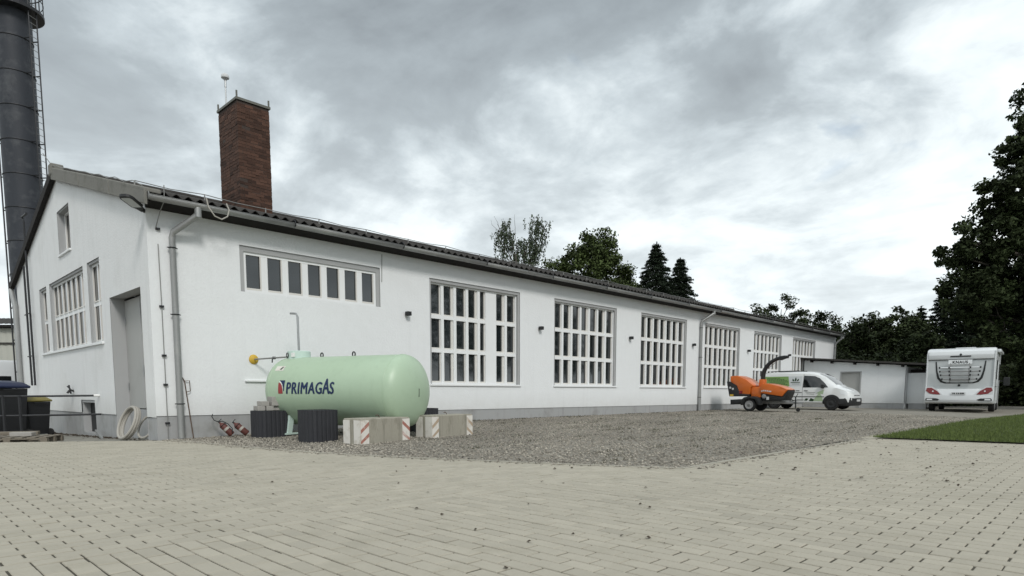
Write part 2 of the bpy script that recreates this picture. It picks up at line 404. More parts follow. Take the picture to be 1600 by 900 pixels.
def consider(cx, cy, lx, ly):
    u, v_, z = proj((cx, cy, 0))
    if z < .8: return
    if not (-260 < u < 1860 and 660 < v_ < 1120): return
    if cy > -10.6 and cx > edge_x(max(min(cy, 0), -10.2))+.3 and cy > -10.2: return
    if cx > 3.4 and cy > -10.0: return
    if z > 46 or (cx > -.06 and cy > -.02): return
    jx, jy = random.uniform(-.0025, .0025), random.uniform(-.0025, .0025)
    P = [(cx-lx/2+jx, cy-ly/2+jy), (cx+lx/2+jx, cy-ly/2+jy), (cx+lx/2+jx, cy+ly/2+jy), (cx-lx/2+jx, cy+ly/2+jy)]
    for a, b_ in HP:
        ex, ey = b_[0]-a[0], b_[1]-a[1]; l2 = ex*ex+ey*ey; tt = ((cx-a[0])*ex+(cy-a[1])*ey)/l2
        if -.03 < tt*1. < 1.03 and abs((cx-a[0])*ey-(cy-a[1])*ex)/math.sqrt(l2) < .25:
            # paving lies on the right-hand side of each segment as listed
            P = clip(P, a, b_, off=.035)
            if len(P) < 3: return
    # reject blocks beyond the border
    if cx > edge_x(max(min(cy, 0), -10.2)) and cy > -10.2: 
        if len(P) == 4 and min(p[0] for p in P) > edge_x(max(min(cy, 0), -10.2)): return
    area = sum(P[i-1][0]*P[i][1]-P[i][0]*P[i-1][1] for i in range(len(P)))/2
    if area < .002: return
    if cx < 0 and cy > 0:
        lim = 1.72*cx/-2.36 if cx > -2.36 else 1.72+(10.6-1.72)*(cx+2.36)/(-13.64)
        if cy > lim+.05: return
    blocks.append((P, z, u, v_))
YB = -9.915
for r in range(0, 150):
    cy = YB+BW*(r+.5)
    for c in range(-50, 34):
        consider(-3.5+BL*(c+.5*(r % 2)), cy, BL-JT, BW-JT*.8)
for r in range(-30, 130):
    cx = -3.06+BW*r
    for c in range(0, 22):
        cy = YB-.004-BL*(c+.5+.5*(r % 2))
        consider(cx, cy, BW-JT, BL-JT)
        if r % 2 and c == 0: consider(cx, YB-.004-BL*.25, BW-JT, BL/2-JT)
def block_geo(P, dz, tilt):
    n = len(P); cx = sum(p[0] for p in P)/n; cy = sum(p[1] for p in P)/n; i_ = .0045
    def zt(p): return dz+tilt[0]*(p[0]-cx)+tilt[1]*(p[1]-cy)
    top = []
    for k, p in enumerate(P):
        d = Vector((cx-p[0], cy-p[1])); l = d.length
        top.append((p[0]+d.x/l*i_*1.4, p[1]+d.y/l*i_*1.4, zt(p)))
    mid = [(p[0], p[1], zt(p)-i_) for p in P]; bot = [(p[0], p[1], -.05) for p in P]
    vs = top+mid+bot; fs = [tuple(range(n))]
    for k in range(n):
        k2 = (k+1) % n; fs += [(n+k, n+k2, k2, k), (2*n+k, 2*n+k2, n+k2, n+k)]
    return vs, fs
def vis(bk): return 0 <= bk[2] <= 1600 and bk[3] <= 905
order = sorted(range(len(blocks)), key=lambda i: (not vis(blocks[i]), blocks[i][1]))
single = set(order[:300]); rest = MB(); rest_t = []
for i, bk in enumerate(blocks):
    P = bk[0]; t = float(np.clip(rng.normal(.95, .032), .8, 1.06))
    if random.random() < .03: t *= .90
    vs, fs = block_geo(P, random.gauss(0, .0012), (random.gauss(0, .006), random.gauss(0, .006)))
    if i in single:
        cx = sum(p[0] for p in P)/len(P); cy = sum(p[1] for p in P)/len(P)
        me = bpy.data.meshes.new('paver'); me.from_pydata([(v[0]-cx, v[1]-cy, v[2]) for v in vs], [], fs); me.update()
        set_tone(me, [t]*len(me.loops)); me.materials.append(MT['paver'])
        link('paver', me, paving, (cx, cy, 0))
    else:
        rest.add(vs, fs); rest_t += [t]*sum(len(f) for f in fs)
me = bpy.data.meshes.new('pavers'); me.from_pydata(rest.v, [], rest.f); me.update(); set_tone(me, rest_t); me.materials.append(MT['paver'])
tag(link('pavers', me, paving), kind='stuff')
# edging stones between paving and gravel
kerb = strct('kerb', MB().box((10.9, -10.6, -.08), (10.95, -10.55, -.03)), 'edging')
for (xa, ya), (xb, yb) in list(zip(EDGE[:-1], EDGE[1:]))+[((10.75, -10.52), (10.98, -11.8)), ((10.98, -11.8), (11.2, -13.1))]:
    l = math.hypot(xb-xa, yb-ya); n = max(1, round(l/1.0))
    for k in range(n):
        p = Vector((xa+(xb-xa)*k/n, ya+(yb-ya)*k/n, 0)); q = Vector((xa+(xb-xa)*(k+1)/n, ya+(yb-ya)*(k+1)/n, 0))
        t = (q-p).normalized(); w = Vector((-t.y, t.x, 0))*.033; p += t*.004; q -= t*.004
        bb = MB(); h = .006+random.uniform(0, .006)
        vs = [p-w, q-w, q+w, p+w]
        bb.add([(v.x, v.y, -.1) for v in vs]+[(v.x, v.y, h) for v in vs], [(0, 1, 5, 4), (1, 2, 6, 5), (2, 3, 7, 6), (3, 0, 4, 7), (4, 5, 6, 7)])
        bb.build('edging_stone', 'edging', kerb)
# fallen leaves and crumbs on the paving
lv = []; lf = []
def crumb(x, y, z, s):
    n = random.randint(5, 8); o = len(lv); a0 = random.random()*6.28
    for k in range(n):
        a = a0+6.28*k/n; r = s*random.uniform(.5, 1.2); lv.append((x+r*math.cos(a), y+r*math.sin(a)*.8, z+random.uniform(0, .5)*s))
    lv.append((x, y, z+s*random.uniform(.3, .9)))
    for k in range(n): lf.append((o+k, o+(k+1) % n, o+n))
for i in range(85):
    x = random.uniform(3, 10.6); y = random.uniform(-13.2, -10.6); crumb(x, y, .004, random.uniform(.012, .035))
for i in range(46):
    x = random.uniform(-2, 3.6); y = random.uniform(-12.5, -5)
    if x < edge_x(max(y, -10.2))-.1 or y < -10.4: crumb(x, y, .004, random.uniform(.008, .028))
for i in range(420):
    y = random.uniform(.5, 11); x = -abs(random.gauss(0, .13))-.02+(.25 if .7 < y < 2.8 and random.random() < .5 else 0); crumb(x, y, -.03-.028*min(y, 9)+.01, random.uniform(.012, .045))
b = MB(); b.v = lv; b.f = lf
tag(b.build('fallen_leaves', 'dead_leaf'), 'dark dead leaves and crumbs scattered on the paving', 'leaves', kind='stuff')
# ------------------------------------------------------------------ the factory hall
hall = thing('factory_hall', 'long white rendered factory hall with corrugated roof and gridded windows', 'building')
HL, HW, ZE = 42.1, 14.75, 4.74
WX, WW, WZ0, WZ1, WSP = 7.21, 3.73, 1.232, 4.218, 5.456
TH = .34
def wall_panel(name, outer, holes, to3, mat, depth=TH, reveal_mat='reveal_grey'):
    b = MB(); vs, fs = poly_face(outer, holes, lambda u, v: to3(u, v, 0)); b.add(vs, fs)
    o = b.build(name, mat, hall)
    b = MB()
    for h in holes:
        n = len(h)
        b.add([to3(p[0], p[1], .004) for p in h]+[to3(p[0], p[1], depth) for p in h], [(i, (i+1) % n, n+(i+1) % n, n+i) for i in range(n)])
    # band painted round each opening, a few millimetres proud of the render
    if holes: b.build('reveal', reveal_mat, hall)
    return o
def rect(u0, u1, v0, v1): return [(u0, v0), (u1, v0), (u1, v1), (u0, v1)]
f3 = lambda u, v, d: (u, d, v)
g3 = lambda u, v, d: (d, u, v)
PLZ = lambda x: .50-.0035*x
fh = [rect(1.855, 5.55, 3.244, 4.26)]+[rect(WX+i*WSP, WX+i*WSP+WW, WZ0, WZ1) for i in range(6)]
wall_panel('front_wall', [(0, PLZ(0)), (HL, PLZ(HL)), (HL, ZE+.25), (0, ZE+.25)], fh, f3, 'render_white')
DOOR = (.60, 2.92, -.25, 3.20)
gh = [rect(.60, 2.92, .30, 3.198), rect(3.64, 4.78, 2.233, 4.248), rect(5.23, 9.33, 2.233, 4.248), rect(9.78, 10.84, 2.233, 4.248), rect(6.31, 7.71, 4.86, 6.057)]
# gable wall: the door opening reaches the ground, so the outline goes round it
AP = HW/2
go = [(0, .47), (.60, .47), (.60, 3.198), (2.92, 3.198), (2.92, .46), (4.84, .45), (4.84, .79), (6.26, .79), (6.26, .44), (HW, .40), (HW, ZE+.16), (AP, 7.02), (0, ZE+.20)]
wall_panel('gable_wall', go, gh[1:], g3, 'render_side')
b = MB()   # door recess: jambs and head
for y in (.604, 2.916): b.add([(0.004, y, -.3), (.32, y, -.3), (.32, y, 3.198), (0.004, y, 3.198)], [(0, 1, 2, 3)])
b.add([(0.004, .6, 3.198), (.32, .6, 3.198), (.32, 2.92, 3.198), (0.004, 2.92, 3.198)], [(0, 1, 2, 3)])
b.build('door_recess', 'reveal_grey', hall)
MB().box((HL-.2, 0.02, -.4), (HL, HW, ZE+.2)).build('end_wall', 'render_side', hall)
MB().box((.02, HW-.2, -.6), (HL-.21, HW, ZE+.1)).build('rear_wall', 'render_side', hall)
# plinths, set back a little under the render
b = MB(); b.prism([(0.012, -.4), (HL, -.4), (HL, PLZ(HL)-.004), (0.012, PLZ(0)-.004)], .018, .30); b.build('plinth', 'plinth_grey', hall)
for y0, y1 in ((.012, .60), (2.92, 4.84), (6.26, HW-.01)):
    MB().box((.018, y0, -.7), (.30, y1, .452)).build('plinth', 'plinth_grey', hall)
MB().box((.018, 4.842, -.7), (.30, 6.258, -.09)).build('plinth', 'plinth_grey', hall)
b = MB().box((.20, 4.84, -.10), (.24, 6.26, .80)); bw = b.build('basement_window', 'trim_black', hall)
MB().box((.02, 4.84, .72), (.20, 6.26, .788)).build('lintel', 'reveal_grey', bw)
for y in (4.842, 6.20): MB().box((.022, y, -.10), (.198, y+.056, .718)).build('jamb', 'reveal_grey', bw)
# --- windows
_share = {}
def shared(key, fn):
    if key not in _share: _share[key] = fn()
    return _share[key]
def window(to3, u0, u1, v0, v1, cols, rows, bar=.10, gd=.215, gs=.085, wide=None, sill=True, name='window', frame=.05, hbar=.10, casew=.022, face=.06, grey=.075, casealt=False):
    """deep grid of white bars with panes set back behind them; wide=(column index, extra width)"""
    def bx(u, v, d, mat, nm, par):
        a = to3(u[0], v[0], d[0]); c = to3(u[1], v[1], d[1])
        lo = [min(a[i], c[i]) for i in range(3)]; hi = [max(a[i], c[i]) for i in range(3)]
        mid = [(lo[i]+hi[i])/2 for i in range(3)]; k = (nm, mat)+tuple(round(hi[i]-lo[i], 4) for i in range(3))
        me = shared(k, lambda: MB().box([lo[i]-mid[i] for i in range(3)], [hi[i]-mid[i] for i in range(3)]).mesh(nm, mat))
        return link(nm, me, par, mid)
    d0 = face
    b = MB()   # grey outer frame ring, stepped back from the render
    for (ua, ub, va, vb) in ((u0+.002, u0+grey, v0, v1-.002), (u1-grey, u1-.002, v0, v1-.002), (u0+grey, u1-grey, v1-grey*1.2, v1-.002)):
        a = to3(ua, va, .03); c = to3(ub, vb, TH-.01)
        b.box([min(a[i], c[i]) for i in range(3)], [max(a[i], c[i]) for i in range(3)])
    w = b.build(name, 'reveal_grey', hall)
    U0, U1, V0, V1 = u0+grey, u1-grey, v0, v1-grey*1.2
    for (ua, ub, va, vb) in ((U0, U0+frame, V0, V1), (U1-frame, U1, V0, V1), (U0+frame, U1-frame, V1-frame, V1), (U0+frame, U1-frame, V0, V0+frame)):
        bx((ua, ub), (va, vb), (d0, gd+gs), 'bar_white', 'frame', w)
    U0, U1, V0, V1 = U0+frame, U1-frame, V0+frame, V1-frame
    tot = U1-U0-bar*(cols-1)-(wide[1] if wide else 0); cw = tot/cols
    rh = (V1-V0-hbar*(rows-1))/rows; u = U0; cells = []
    for c in range(cols):
        ca = cw*(wide[2] if wide and c == wide[0] else 1.); cells.append((u, u+ca)); u += ca
        bw_ = bar+(wide[1]+cw*(1-wide[2]) if wide and c == wide[0] else 0)
        if c < cols-1: bx((u, u+bw_), (V0, V1), (d0+.004, gd+gs), 'bar_white', 'mullion', w)
        u += bw_
    for r in range(rows-1):
        v = V0+rh*(r+1)+hbar*r
        for (ua, ub) in cells: bx((ua, ub), (v, v+hbar), (d0+.010, gd+gs), 'bar_white', 'transom', w)
    for r in range(rows):
        va = V0+(rh+hbar)*r; vb = va+rh
        for (ua, ub) in cells:
            p = bx((ua, ub), (va, vb), (gd+.02, gd+.03), 'glass', 'pane', w)
            # glazing tilts of a fraction of a degree make every pane mirror a little differently
            p.rotation_euler = (random.gauss(0, .004), random.gauss(0, .004), random.gauss(0, .006))
            bx((ua+.001, ub-.001), (va+.001, va+casew*1.5), (gd-.02, gd+.012), 'casement', 'casement', w)
            cs = casew*(2.6 if casealt and cells.index((ua, ub)) % 2 else 1)
            bx((ub-cs, ub-.001), (va+casew*1.5, vb-.001), (gd-.02, gd+.012), 'casement', 'casement', w)
            if cs > casew: bx((ua+.001, ua+casew*.8), (va+casew*1.5, vb-.001), (gd-.02, gd+.012), 'casement', 'casement', w)
    if sill:
        p, q = to3(u0-.03, v0-.055, -.045), to3(u1+.03, v0-.002, .2)
        MB().box([min(p[i], q[i]) for i in range(3)], [max(p[i], q[i]) for i in range(3)], .008).build('sill', 'bar_white', w)
    return w
for i in range(6):
    window(f3, WX+i*WSP, WX+i*WSP+WW, WZ0, WZ1, 7, 3, bar=.105, wide=(4, .22, .62) if i == 0 else None, face=.10, gd=.165, frame=.045, casew=.03, casealt=True)
window(f3, 1.855, 5.55, 3.244, 4.26, 7, 1, bar=.15, gd=.085, gs=.06, frame=.06, face=.06, sill=False, casew=.03, grey=.10)
window(g3, 3.64, 4.78, 2.233, 4.248, 2, 2, bar=.12, gd=.105, gs=.06, frame=.05, sill=False, face=.09, grey=.05)
window(g3, 5.23, 9.33, 2.233, 4.248, 7, 2, bar=.11, gd=.105, gs=.06, frame=.05, sill=False, face=.09, grey=.05)
window(g3, 9.78, 10.84, 2.233, 4.248, 2, 2, bar=.12, gd=.105, gs=.06, frame=.05, sill=False, face=.09, grey=.05)
w = window(g3, 6.31, 7.71, 4.86, 6.057, 2, 1, bar=.06, gd=.20, gs=.05, frame=.04, sill=True, face=.17, grey=.03)
MB().box((-.05, 3.60, 2.17), (.1, 10.90, 2.231), .006).build('sill', 'bar_white', hall)
# --- door
d = MB().box((.30, .61, .62), (.34, 2.91, 3.15), .006).build('door', 'door_grey', hall)
MB().box((.296, .61, -.3), (.36, 2.91, .600)).build('kick_panel', 'plinth_grey', d)
MB().box((.285, 1.70, .64), (.302, 1.735, 3.13)).build('meeting_strip', 'reveal_grey', d)
for z in (1.05, 2.6): MB().tube([(.285, 2.86, z), (.285, 2.86, z+.16)], .014).build('hinge', 'steel', d)
MB().box((.27, 1.60, 1.40), (.30, 1.64, 1.62)).tube([(.25, 1.62, 1.50), (.25, 1.49, 1.50)], .012).build('handle', 'steel', d)
# --- roof
SL = .285; RZ0 = 5.005
def roof_z(y): return RZ0+SL*y if y <= AP else RZ0+SL*(HW-y)
per = .23; ncol = int((HL+.5)/per*8)
for side in (0, 1):
    b = MB(); rows_ = [-.42, 1.2, 2.9, 4.6, 6.2, AP] if not side else [HW+.42, HW-2.5, HW-5, AP]
    for i in range(ncol+1):
        x = -.02+i*(HL+.4)/ncol; w_ = .036*math.cos(2*math.pi*x/per)
        for y in rows_: b.v.append((x, y, roof_z(y)+w_+.03))
    k = len(rows_)
    for i in range(ncol):
        for j in range(k-1): b.f.append((i*k+j, (i+1)*k+j, (i+1)*k+j+1, i*k+j+1))
    o = b.build('roof_sheet', 'roof', hall, True); md = o.modifiers.new('thickness', 'SOLIDIFY'); md.thickness = .012; md.offset = 1
b = MB()
for i in range(22): b.tube([(i*1.92, AP, roof_z(AP)+.05), (i*1.92+1.9, AP, roof_z(AP)+.055)], .09, 10)
b.build('ridge_cap', 'roof', hall, True)
MB().prism([(-.36, ZE+.02), (-.03, ZE-.055), (.02, ZE-.055), (.02, ZE+.23), (-.36, ZE+.13)], .0, HL, 'x').build('soffit', 'soffit', hall)  # soffit: near-black tone and dropped edge also paint in the eave shadow
vj = [-.50, 1.89, 4.45, AP+.05]
for a, c in zip(vj[:-1], vj[1:]):
    b = MB(); y0, y1 = a+.025, c-.025
    b.prism([(y0, roof_z(y0)-.24), (y1, roof_z(y1)-.24), (y1, roof_z(y1)+.035), (y0, roof_z(y0)+.035)], -.15, -.095, 'x', .012)
    b.prism([(y0, roof_z(y0)+.0), (y1, roof_z(y1)+.0), (y1, roof_z(y1)+.085), (y0, roof_z(y0)+.085)], -.15, .16, 'x', .02)
    b.build('verge_tile', 'verge', hall)
b = MB(); b.prism([(-.45, roof_z(-.45)-.20), (AP, roof_z(AP)-.20), (AP, roof_z(AP)+.01), (-.45, roof_z(-.45)+.01)], -.092, -.06, 'x'); b.build('verge_dark_strip', 'soffit', hall)  # dark backing added so the gaps between tiles read as shaded
MB().box((-.17, AP-.16, roof_z(AP)-.15), (.14, AP+.18, roof_z(AP)+.16), .03).build('verge_tile', 'verge', hall)
b = MB(); y0, y1 = AP+.1, HW+.45
b.prism([(y0, roof_z(y0)-.16), (y1, roof_z(y1)-.16), (y1, roof_z(y1)+.07), (y0, roof_z(y0)+.07)], -.14, -.02, 'x'); b.build('verge_dark_strip', 'soffit', hall)
# --- gutters and pipes
GYY, GZ = -.46, 4.815
nseg = 14
for i in range(nseg):
    x0 = -.08+i*(HL+.2)/nseg; x1 = -.08+(i+1)*(HL+.2)/nseg-.012; b = MB(); zz_ = GZ-.0012*x0
    prof = [(GYY+.078*math.cos(a), .078*math.sin(a)) for a in [math.pi+math.pi*k/10 for k in range(11)]]
    prof = [(GYY-.092, .012), (GYY-.078, .018)]+prof[0:]
    n = len(prof); b.add([(x0, p[0], zz_+p[1]) for p in prof]+[(x1, p[0], zz_+p[1]) for p in prof], [(k, k+1, n+k+1, n+k) for k in range(n-1)])
    o = b.build('gutter', 'zinc', hall, True); md = o.modifiers.new('t', 'SOLIDIFY'); md.thickness = .006
    MB().ring((x1+.004, GYY, zz_+.002), (1, 0, 0),   .085, .012, 12, 6, -math.pi*.05, math.pi*1.05).build('gutter_bracket', 'dark_metal', o)
MB().lathe([(.0, 0), (.078, 0), (.078, .01), (0, .01)], ((-.085, GYY, GZ), (1, 0, 0)), 20).build('gutter_end', 'zinc', hall)
def downpipe(x, xo, zg=0.0, r=.062):
    b = MB(); b.tube([(xo, GYY, GZ-.06), (xo, GYY, GZ-.25)], r*1.12, 14)
    b.tube([(xo, GYY, GZ-.20), (x+.02, -.12, GZ-.55), (x, -.09, GZ-.66), (x, -.09, 2.4)], r, 14)
    b.tube([(x, -.09, 2.5), (x, -.09, zg+.9)], r*1.05, 14); b.tube([(x, -.09, zg+1.0), (x, -.09, zg)], r*1.12, 14)
    o = b.build('downpipe', 'zinc', hall, True)
    for z in (3.95, 2.6, .75): 
        if z > zg: MB().ring((x, -.09, z), (0, 0, 1), r*1.15, .012, 16, 6).tube([(x-.10, -.085, z), (x+.10, -.085, z)], .010, 6).build('pipe_clip', 'dark_metal', o)
downpipe(.44, .84, .02); downpipe(23.04, 23.5, .12); downpipe(41.75, 41.95, .05)
b = MB().tube([(-.10, HW+.42, 4.72), (-.10, HW+.1, 4.3), (-.10, HW-.12, 4.1), (-.10, HW-.12, -.4)], .085, 12); b.build('downpipe', 'zinc', hall, True)
# two dark flues on the gable
for y, top in ((11.95, 6.6), (12.5, 5.2)):
    o = MB().tube([(-.10, y, top), (-.10, y, 1.22)], .032, 10).build('flue_pipe', 'dark_metal', hall, True)
    for z in (2.2, 3.6): MB().tube([(-.13, y-.2, z), (-.13, y+.2, z)], .02, 6).build('pipe_clip', 'dark_metal', o)
MB().tube([(-.10, 11.95, 6.55), (-.10, 12.2, 6.75), (-.10, 11.4, 6.72)], .035, 8).build('flue_pipe', 'dark_metal', hall, True)
# lightning conductor
o = MB().tube([(.20, -.03, .05), (.20, -.03, 2.9), (.19, -.03, 4.0)], .009, 6).tube([(.16, -.03, 4.30), (.19, -.25, 4.6), (.20, -.50, 4.76), (.20, -.52, 5.05)], .009, 6).build('lightning_conductor', 'wire', hall)
for z in (.35, 1.15, 1.75, 2.75, 4.3): MB().box((.16, -.05, z-.02), (.24, 0, z+.02)).build('wire_clip', 'dark_metal', o)
b = MB(); pts = []
for i in range(30):
    x = .1+i*1.42; y = .95; link('wire_post', shared('wp', lambda: MB().tube([(0, 0, .03), (0, 0, .17)], .014, 6).mesh('wire_post', 'wire')), hall, (x, y, roof_z(y))); pts.append((x, y, roof_z(y)+.17+.02*math.sin(i*2.3))); pts.append((x+.7, y, roof_z(y)+.145))
MB().tube(pts[:-1], .010, 5).build('roof_wire', 'wire', hall)
vp = [(-.12, y, roof_z(y)+.13+.03*math.sin(y*5)) for y in np.linspace(-.3, AP, 14)]
MB().tube(vp, .010, 5).tube([(-.12, AP+.0, roof_z(AP)+.15), (-.2, AP+.5, roof_z(AP)+.55)], .012, 5).build('roof_wire', 'wire', hall)
# small things screwed to the long wall
MB().box((1.86, -.05, 1.235), (2.9, .0, 1.265)).build('ledge', 'bar_white', hall)
MB().tube([(5.62, -.012, 4.62), (5.60, -.012, 3.9)], .008, 5).build('cable', 'wire', hall)
# --- brick chimney
CX0, CX1, CY0, CY1, CZ0, CZ1 = 4.08, 5.07, 5.0, 6.38, 6.2, 9.58
ch = MB().box((CX0+.012, CY0+.012, CZ0), (CX1-.012, CY1-.012, CZ1-.005)).build('chimney', 'mortar', hall)
CH_, BLN = .0895, .25
nr = int((CZ1-CZ0)/CH_); restv = MB(); rt = []
def brick(a, c, show):
    lo = Vector(a); hi = Vector(c); j = .0045
    lo2 = lo+Vector((j, j, j)); hi2 = hi-Vector((j, j, j)); jit = Vector([random.gauss(0, .0035) for _ in range(3)])
    lo2 += jit; hi2 += jit; mid = (lo2+hi2)/2; h = (hi2-lo2)/2
    t = float(np.clip(rng.normal(1, .24), .5, 1.8))
    b = MB().box(-h, h)
    if show:
        me = bpy.data.meshes.new('brick'); me.from_pydata(b.v, [], b.f); me.update(); set_tone(me, [t]*24); me.materials.append(MT['brick']); link('brick', me, ch, mid)
    else:
        restv.add([(Vector(v)+mid)[:] for v in b.v], b.f); rt.extend([t]*24)
BT = .13; nshow = 0
for r in range(nr):
    z0 = CZ0+r*CH_; z1 = z0+CH_; vis_ = z0 > 6.55
    for face in range(4):
        horiz = face % 2 == 0; L0, L1 = (CX0, CX1) if horiz else (CY0, CY1)
        s0 = L0 if (r+face) % 2 == 0 else L0+BT; s1 = L1 if (r+face) % 2 == 0 else L1-BT
        n = max(2, round((s1-s0)/BLN)); l = (s1-s0)/n
        for k in range(n):
            a, c = s0+k*l, s0+(k+1)*l; show = vis_ and face in (0, 3) and nshow < 300
            nshow += show
            if face == 0: brick((a, CY0, z0), (c, CY0+BT, z1), show)
            elif face == 2: brick((a, CY1-BT, z0), (c, CY1, z1), False)
            elif face == 3: brick((CX0, a, z0), (CX0+BT, c, z1), show)
            else: brick((CX1-BT, a, z0), (CX1, c, z1), False)
me = bpy.data.meshes.new('bricks'); me.from_pydata(restv.v, [], restv.f); me.update(); set_tone(me, rt); me.materials.append(MT['brick']); tag(link('bricks', me, ch), kind='stuff')
b = MB()
for (a, c) in (((CX0-.03, CY0-.03), (CX1+.03, CY0+.06)), ((CX0-.03, CY1-.06), (CX1+.03, CY1+.03)), ((CX0-.03, CY0+.06), (CX0+.06, CY1-.06)), ((CX1-.06, CY0+.06), (CX1+.03, CY1-.06))):
    b.box((a[0], a[1], CZ1+.005), (c[0], c[1], CZ1+.075))
for x in (CX0-.01, CX1-.03):
    for y in (CY0-.01, CY1-.03): b.box((x, y, CZ1+.076), (x+.04, y+.04, CZ1+.26))
b.build('chimney_cap', 'cap_metal', ch)
am = thing('antenna_mast', 'thin mast with pale dome antenna on top of the brick chimney', 'antenna', (CX0+.12, CY1-.35, CZ1))
MB().tube([(0, 0, -.2), (0, 0, .88)], .022, 8).tube([(0, 0, .70), (0, 0, .92)], .032, 8).build('mast', 'steel', am, True)
MB().lathe([(.02, .86), (.05, .92), (.115, .96), (.12, 1.0), (.10, 1.06), (.05, 1.095), (0, 1.10)], seg=20).build('dome', 'plate', am, True)
# --- wall lights, floodlight, cable loop
ordn = ['between the long upper window and the widest-barred window', 'between the first and second tall windows', 'between the second and third tall windows', 'just left of the middle downpipe', 'above the orange chipper, left of the fifth tall window', 'left of the last tall window by the annex']
for x, lb in zip([6.39, 11.89, 17.30, 22.41, 28.27, 33.8], ordn):
    t = thing('wall_light', 'small black cube wall light '+lb, 'wall light', (x, 0, 3.14), group='black wall lights along the hall')
    MB().box((-.03, -.03, -.03), (.03, 0.0, .03)).build('bracket', 'trim_black', t)
    MB().box((-.065, -.16, -.055), (.065, -.03, .055), .008).build('housing', 'trim_black', t)
t = thing('floodlight', 'black flat floodlight with pale lens at the hall corner under the verge', 'floodlight', (0, .06, 4.62))
dv = Vector((-.66, -.60, .18)).normalized(); wv = dv.cross(Vector((0, 0, 1))).normalized(); nv = wv.cross(dv).normalized()
def fl(s, w_, n): return Vector((-.02, 0, 0))+dv*s+wv*w_+nv*n
prof = [(.0, .04), (.12, .06), (.20, .115), (.52, .125), (.60, .10), (.63, .05)]
b = MB(); top = [fl(s, w_, .03) for s, w_ in prof]+[fl(s, -w_, .03) for s, w_ in prof[::-1]]; bot = [fl(s, w_, -.02) for s, w_ in prof]+[fl(s, -w_, -.02) for s, w_ in prof[::-1]]; n = len(top)
b.add(top+bot, [tuple(range(n)), tuple(range(n, 2*n))]+[(i, (i+1) % n, n+(i+1) % n, n+i) for i in range(n)]); b.build('housing', 'trim_black', t)
MB().add([fl(.20, .09, -.024), fl(.52, .10, -.024), fl(.57, .08, -.024), fl(.57, -.08, -.024), fl(.52, -.10, -.024), fl(.20, -.09, -.024)], [(0, 1, 2, 3, 4, 5)]).build('lens', 'rv_grey', t)
MB().tube([(.0, 0, 0), (-.05, -.04, .01)], .035, 8).build('arm', 'trim_black', t)
b = MB().tube([(.98, -.57, 4.95), (1.0, -.6, 4.78), (1.12, -.6, 4.62), (1.26, -.6, 4.58), (1.38, -.6, 4.66), (1.42, -.6, 4.80), (1.38, -.57, 4.93)], .014, 8)
tag(b.build('cable_loop', 'hose_beige', None, True), 'pale cable loop hanging from the gutter below the chimney', 'cable')
# ------------------------------------------------------------------ annex
ax = thing('annex', 'low white annex with lean-to roof and grey door beside the parked van', 'building', (36.4, 0, 0))
A3 = lambda u, v, d: (d, u, v)
at = lambda y: 2.93+.083*y
b = MB(); vs, fs = poly_face([(-.02, .36), (-5.5, .36), (-5.5, at(-5.5)), (-.02, at(0))], [rect(-3.25, -2.1, .361, 2.2)], lambda u, v: A3(u, v, 0)); b.add(vs, fs); b.build('wall', 'render_white', ax)
MB().box((0, -5.51, -.3), (6, -5.47, 2.4)).build('wall', 'render_white', ax)
MB().box((.35, -6.5, .36), (6, -6.4, 2.0)).box((.35, -6.4, .36), (.45, -5.52, 2.05)).build('wall', 'render_white', ax)
MB().box((.02, -5.49, -.3), (.3, -3.25, .357)).box((.02, -2.1, -.3), (.3, 0, .357)).box((.37, -6.45, -.3), (.6, -5.6, .357)).build('plinth', 'plinth_grey', ax)
b = MB()
for u in (-3.25, -2.16): b.box((-.02, u, -.2), (.2, u+.06, 2.2))
b.box((-.02, -3.19, 2.14), (.2, -2.16, 2.2)); b.build('door_frame', 'reveal_grey', ax)
d = MB().box((.08, -3.19, -.2), (.13, -2.16, 2.138)).build('door', 'door_grey', ax)
MB().tube([(.05, -2.28, 1.0), (.05, -2.40, 1.0)], .015, 6).build('handle', 'dark_metal', d)
MB().prism([(.15, at(.15)+.06), (-6.9, at(-6.9)+.06), (-6.9, at(-6.9)+.16), (.15, at(.15)+.16)], -.35, 6.2, 'x').build('roof', 'roof', ax)
for y in (-.5, -1.65, -2.9, -4.1, -5.35): MB().box((-.28, y-.05, at(y)-.10), (.2, y+.05, at(y)+.058)).build('rafter_end', 'soffit', ax)
MB().box((.6, -6.35, .4), (6, -5.6, 2.25)).build('opening', 'soffit', ax)  # near-black box painted in for the shade of the open gap
# ------------------------------------------------------------------ steel flue stack behind the hall
sx, sy = 2.10, 25.22
st = thing('flue_stack', 'tall dark steel flue stack with ring bands and ladder behind the gable', 'chimney', (sx, sy, -.4))
MB().tube([(0, 0, 0), (0, 0, 24)], .78, 40).build('shell', 'stack', st, True)
z = .82
while z < 19.3:
    MB().ring((0, 0, z), (0, 0, 1), .786, .028, 40, 6).build('band', 'dark_metal', st); z += 1.58
def off(a): return Vector((RT.x*math.cos(a)-FW.x*math.sin(a), RT.y*math.cos(a)-FW.y*math.sin(a), 0))
ld = off(R(8))*1.12; lt_ = Vector((-ld.y, ld.x, 0)).normalized()*.22
lad = MB().tube([ld+lt_, ld+lt_+Vector((0, 0, 22))], .03, 6).tube([ld-lt_, ld-lt_+Vector((0, 0, 22))], .03, 6).build('ladder', 'dark_metal', st)
b = MB()
for k in range(70): b.tube([ld+lt_+Vector((0, 0, .3+k*.3)), ld-lt_+Vector((0, 0, .3+k*.3))], .014, 5)
b.build('rung', 'wire', lad)
z = .82
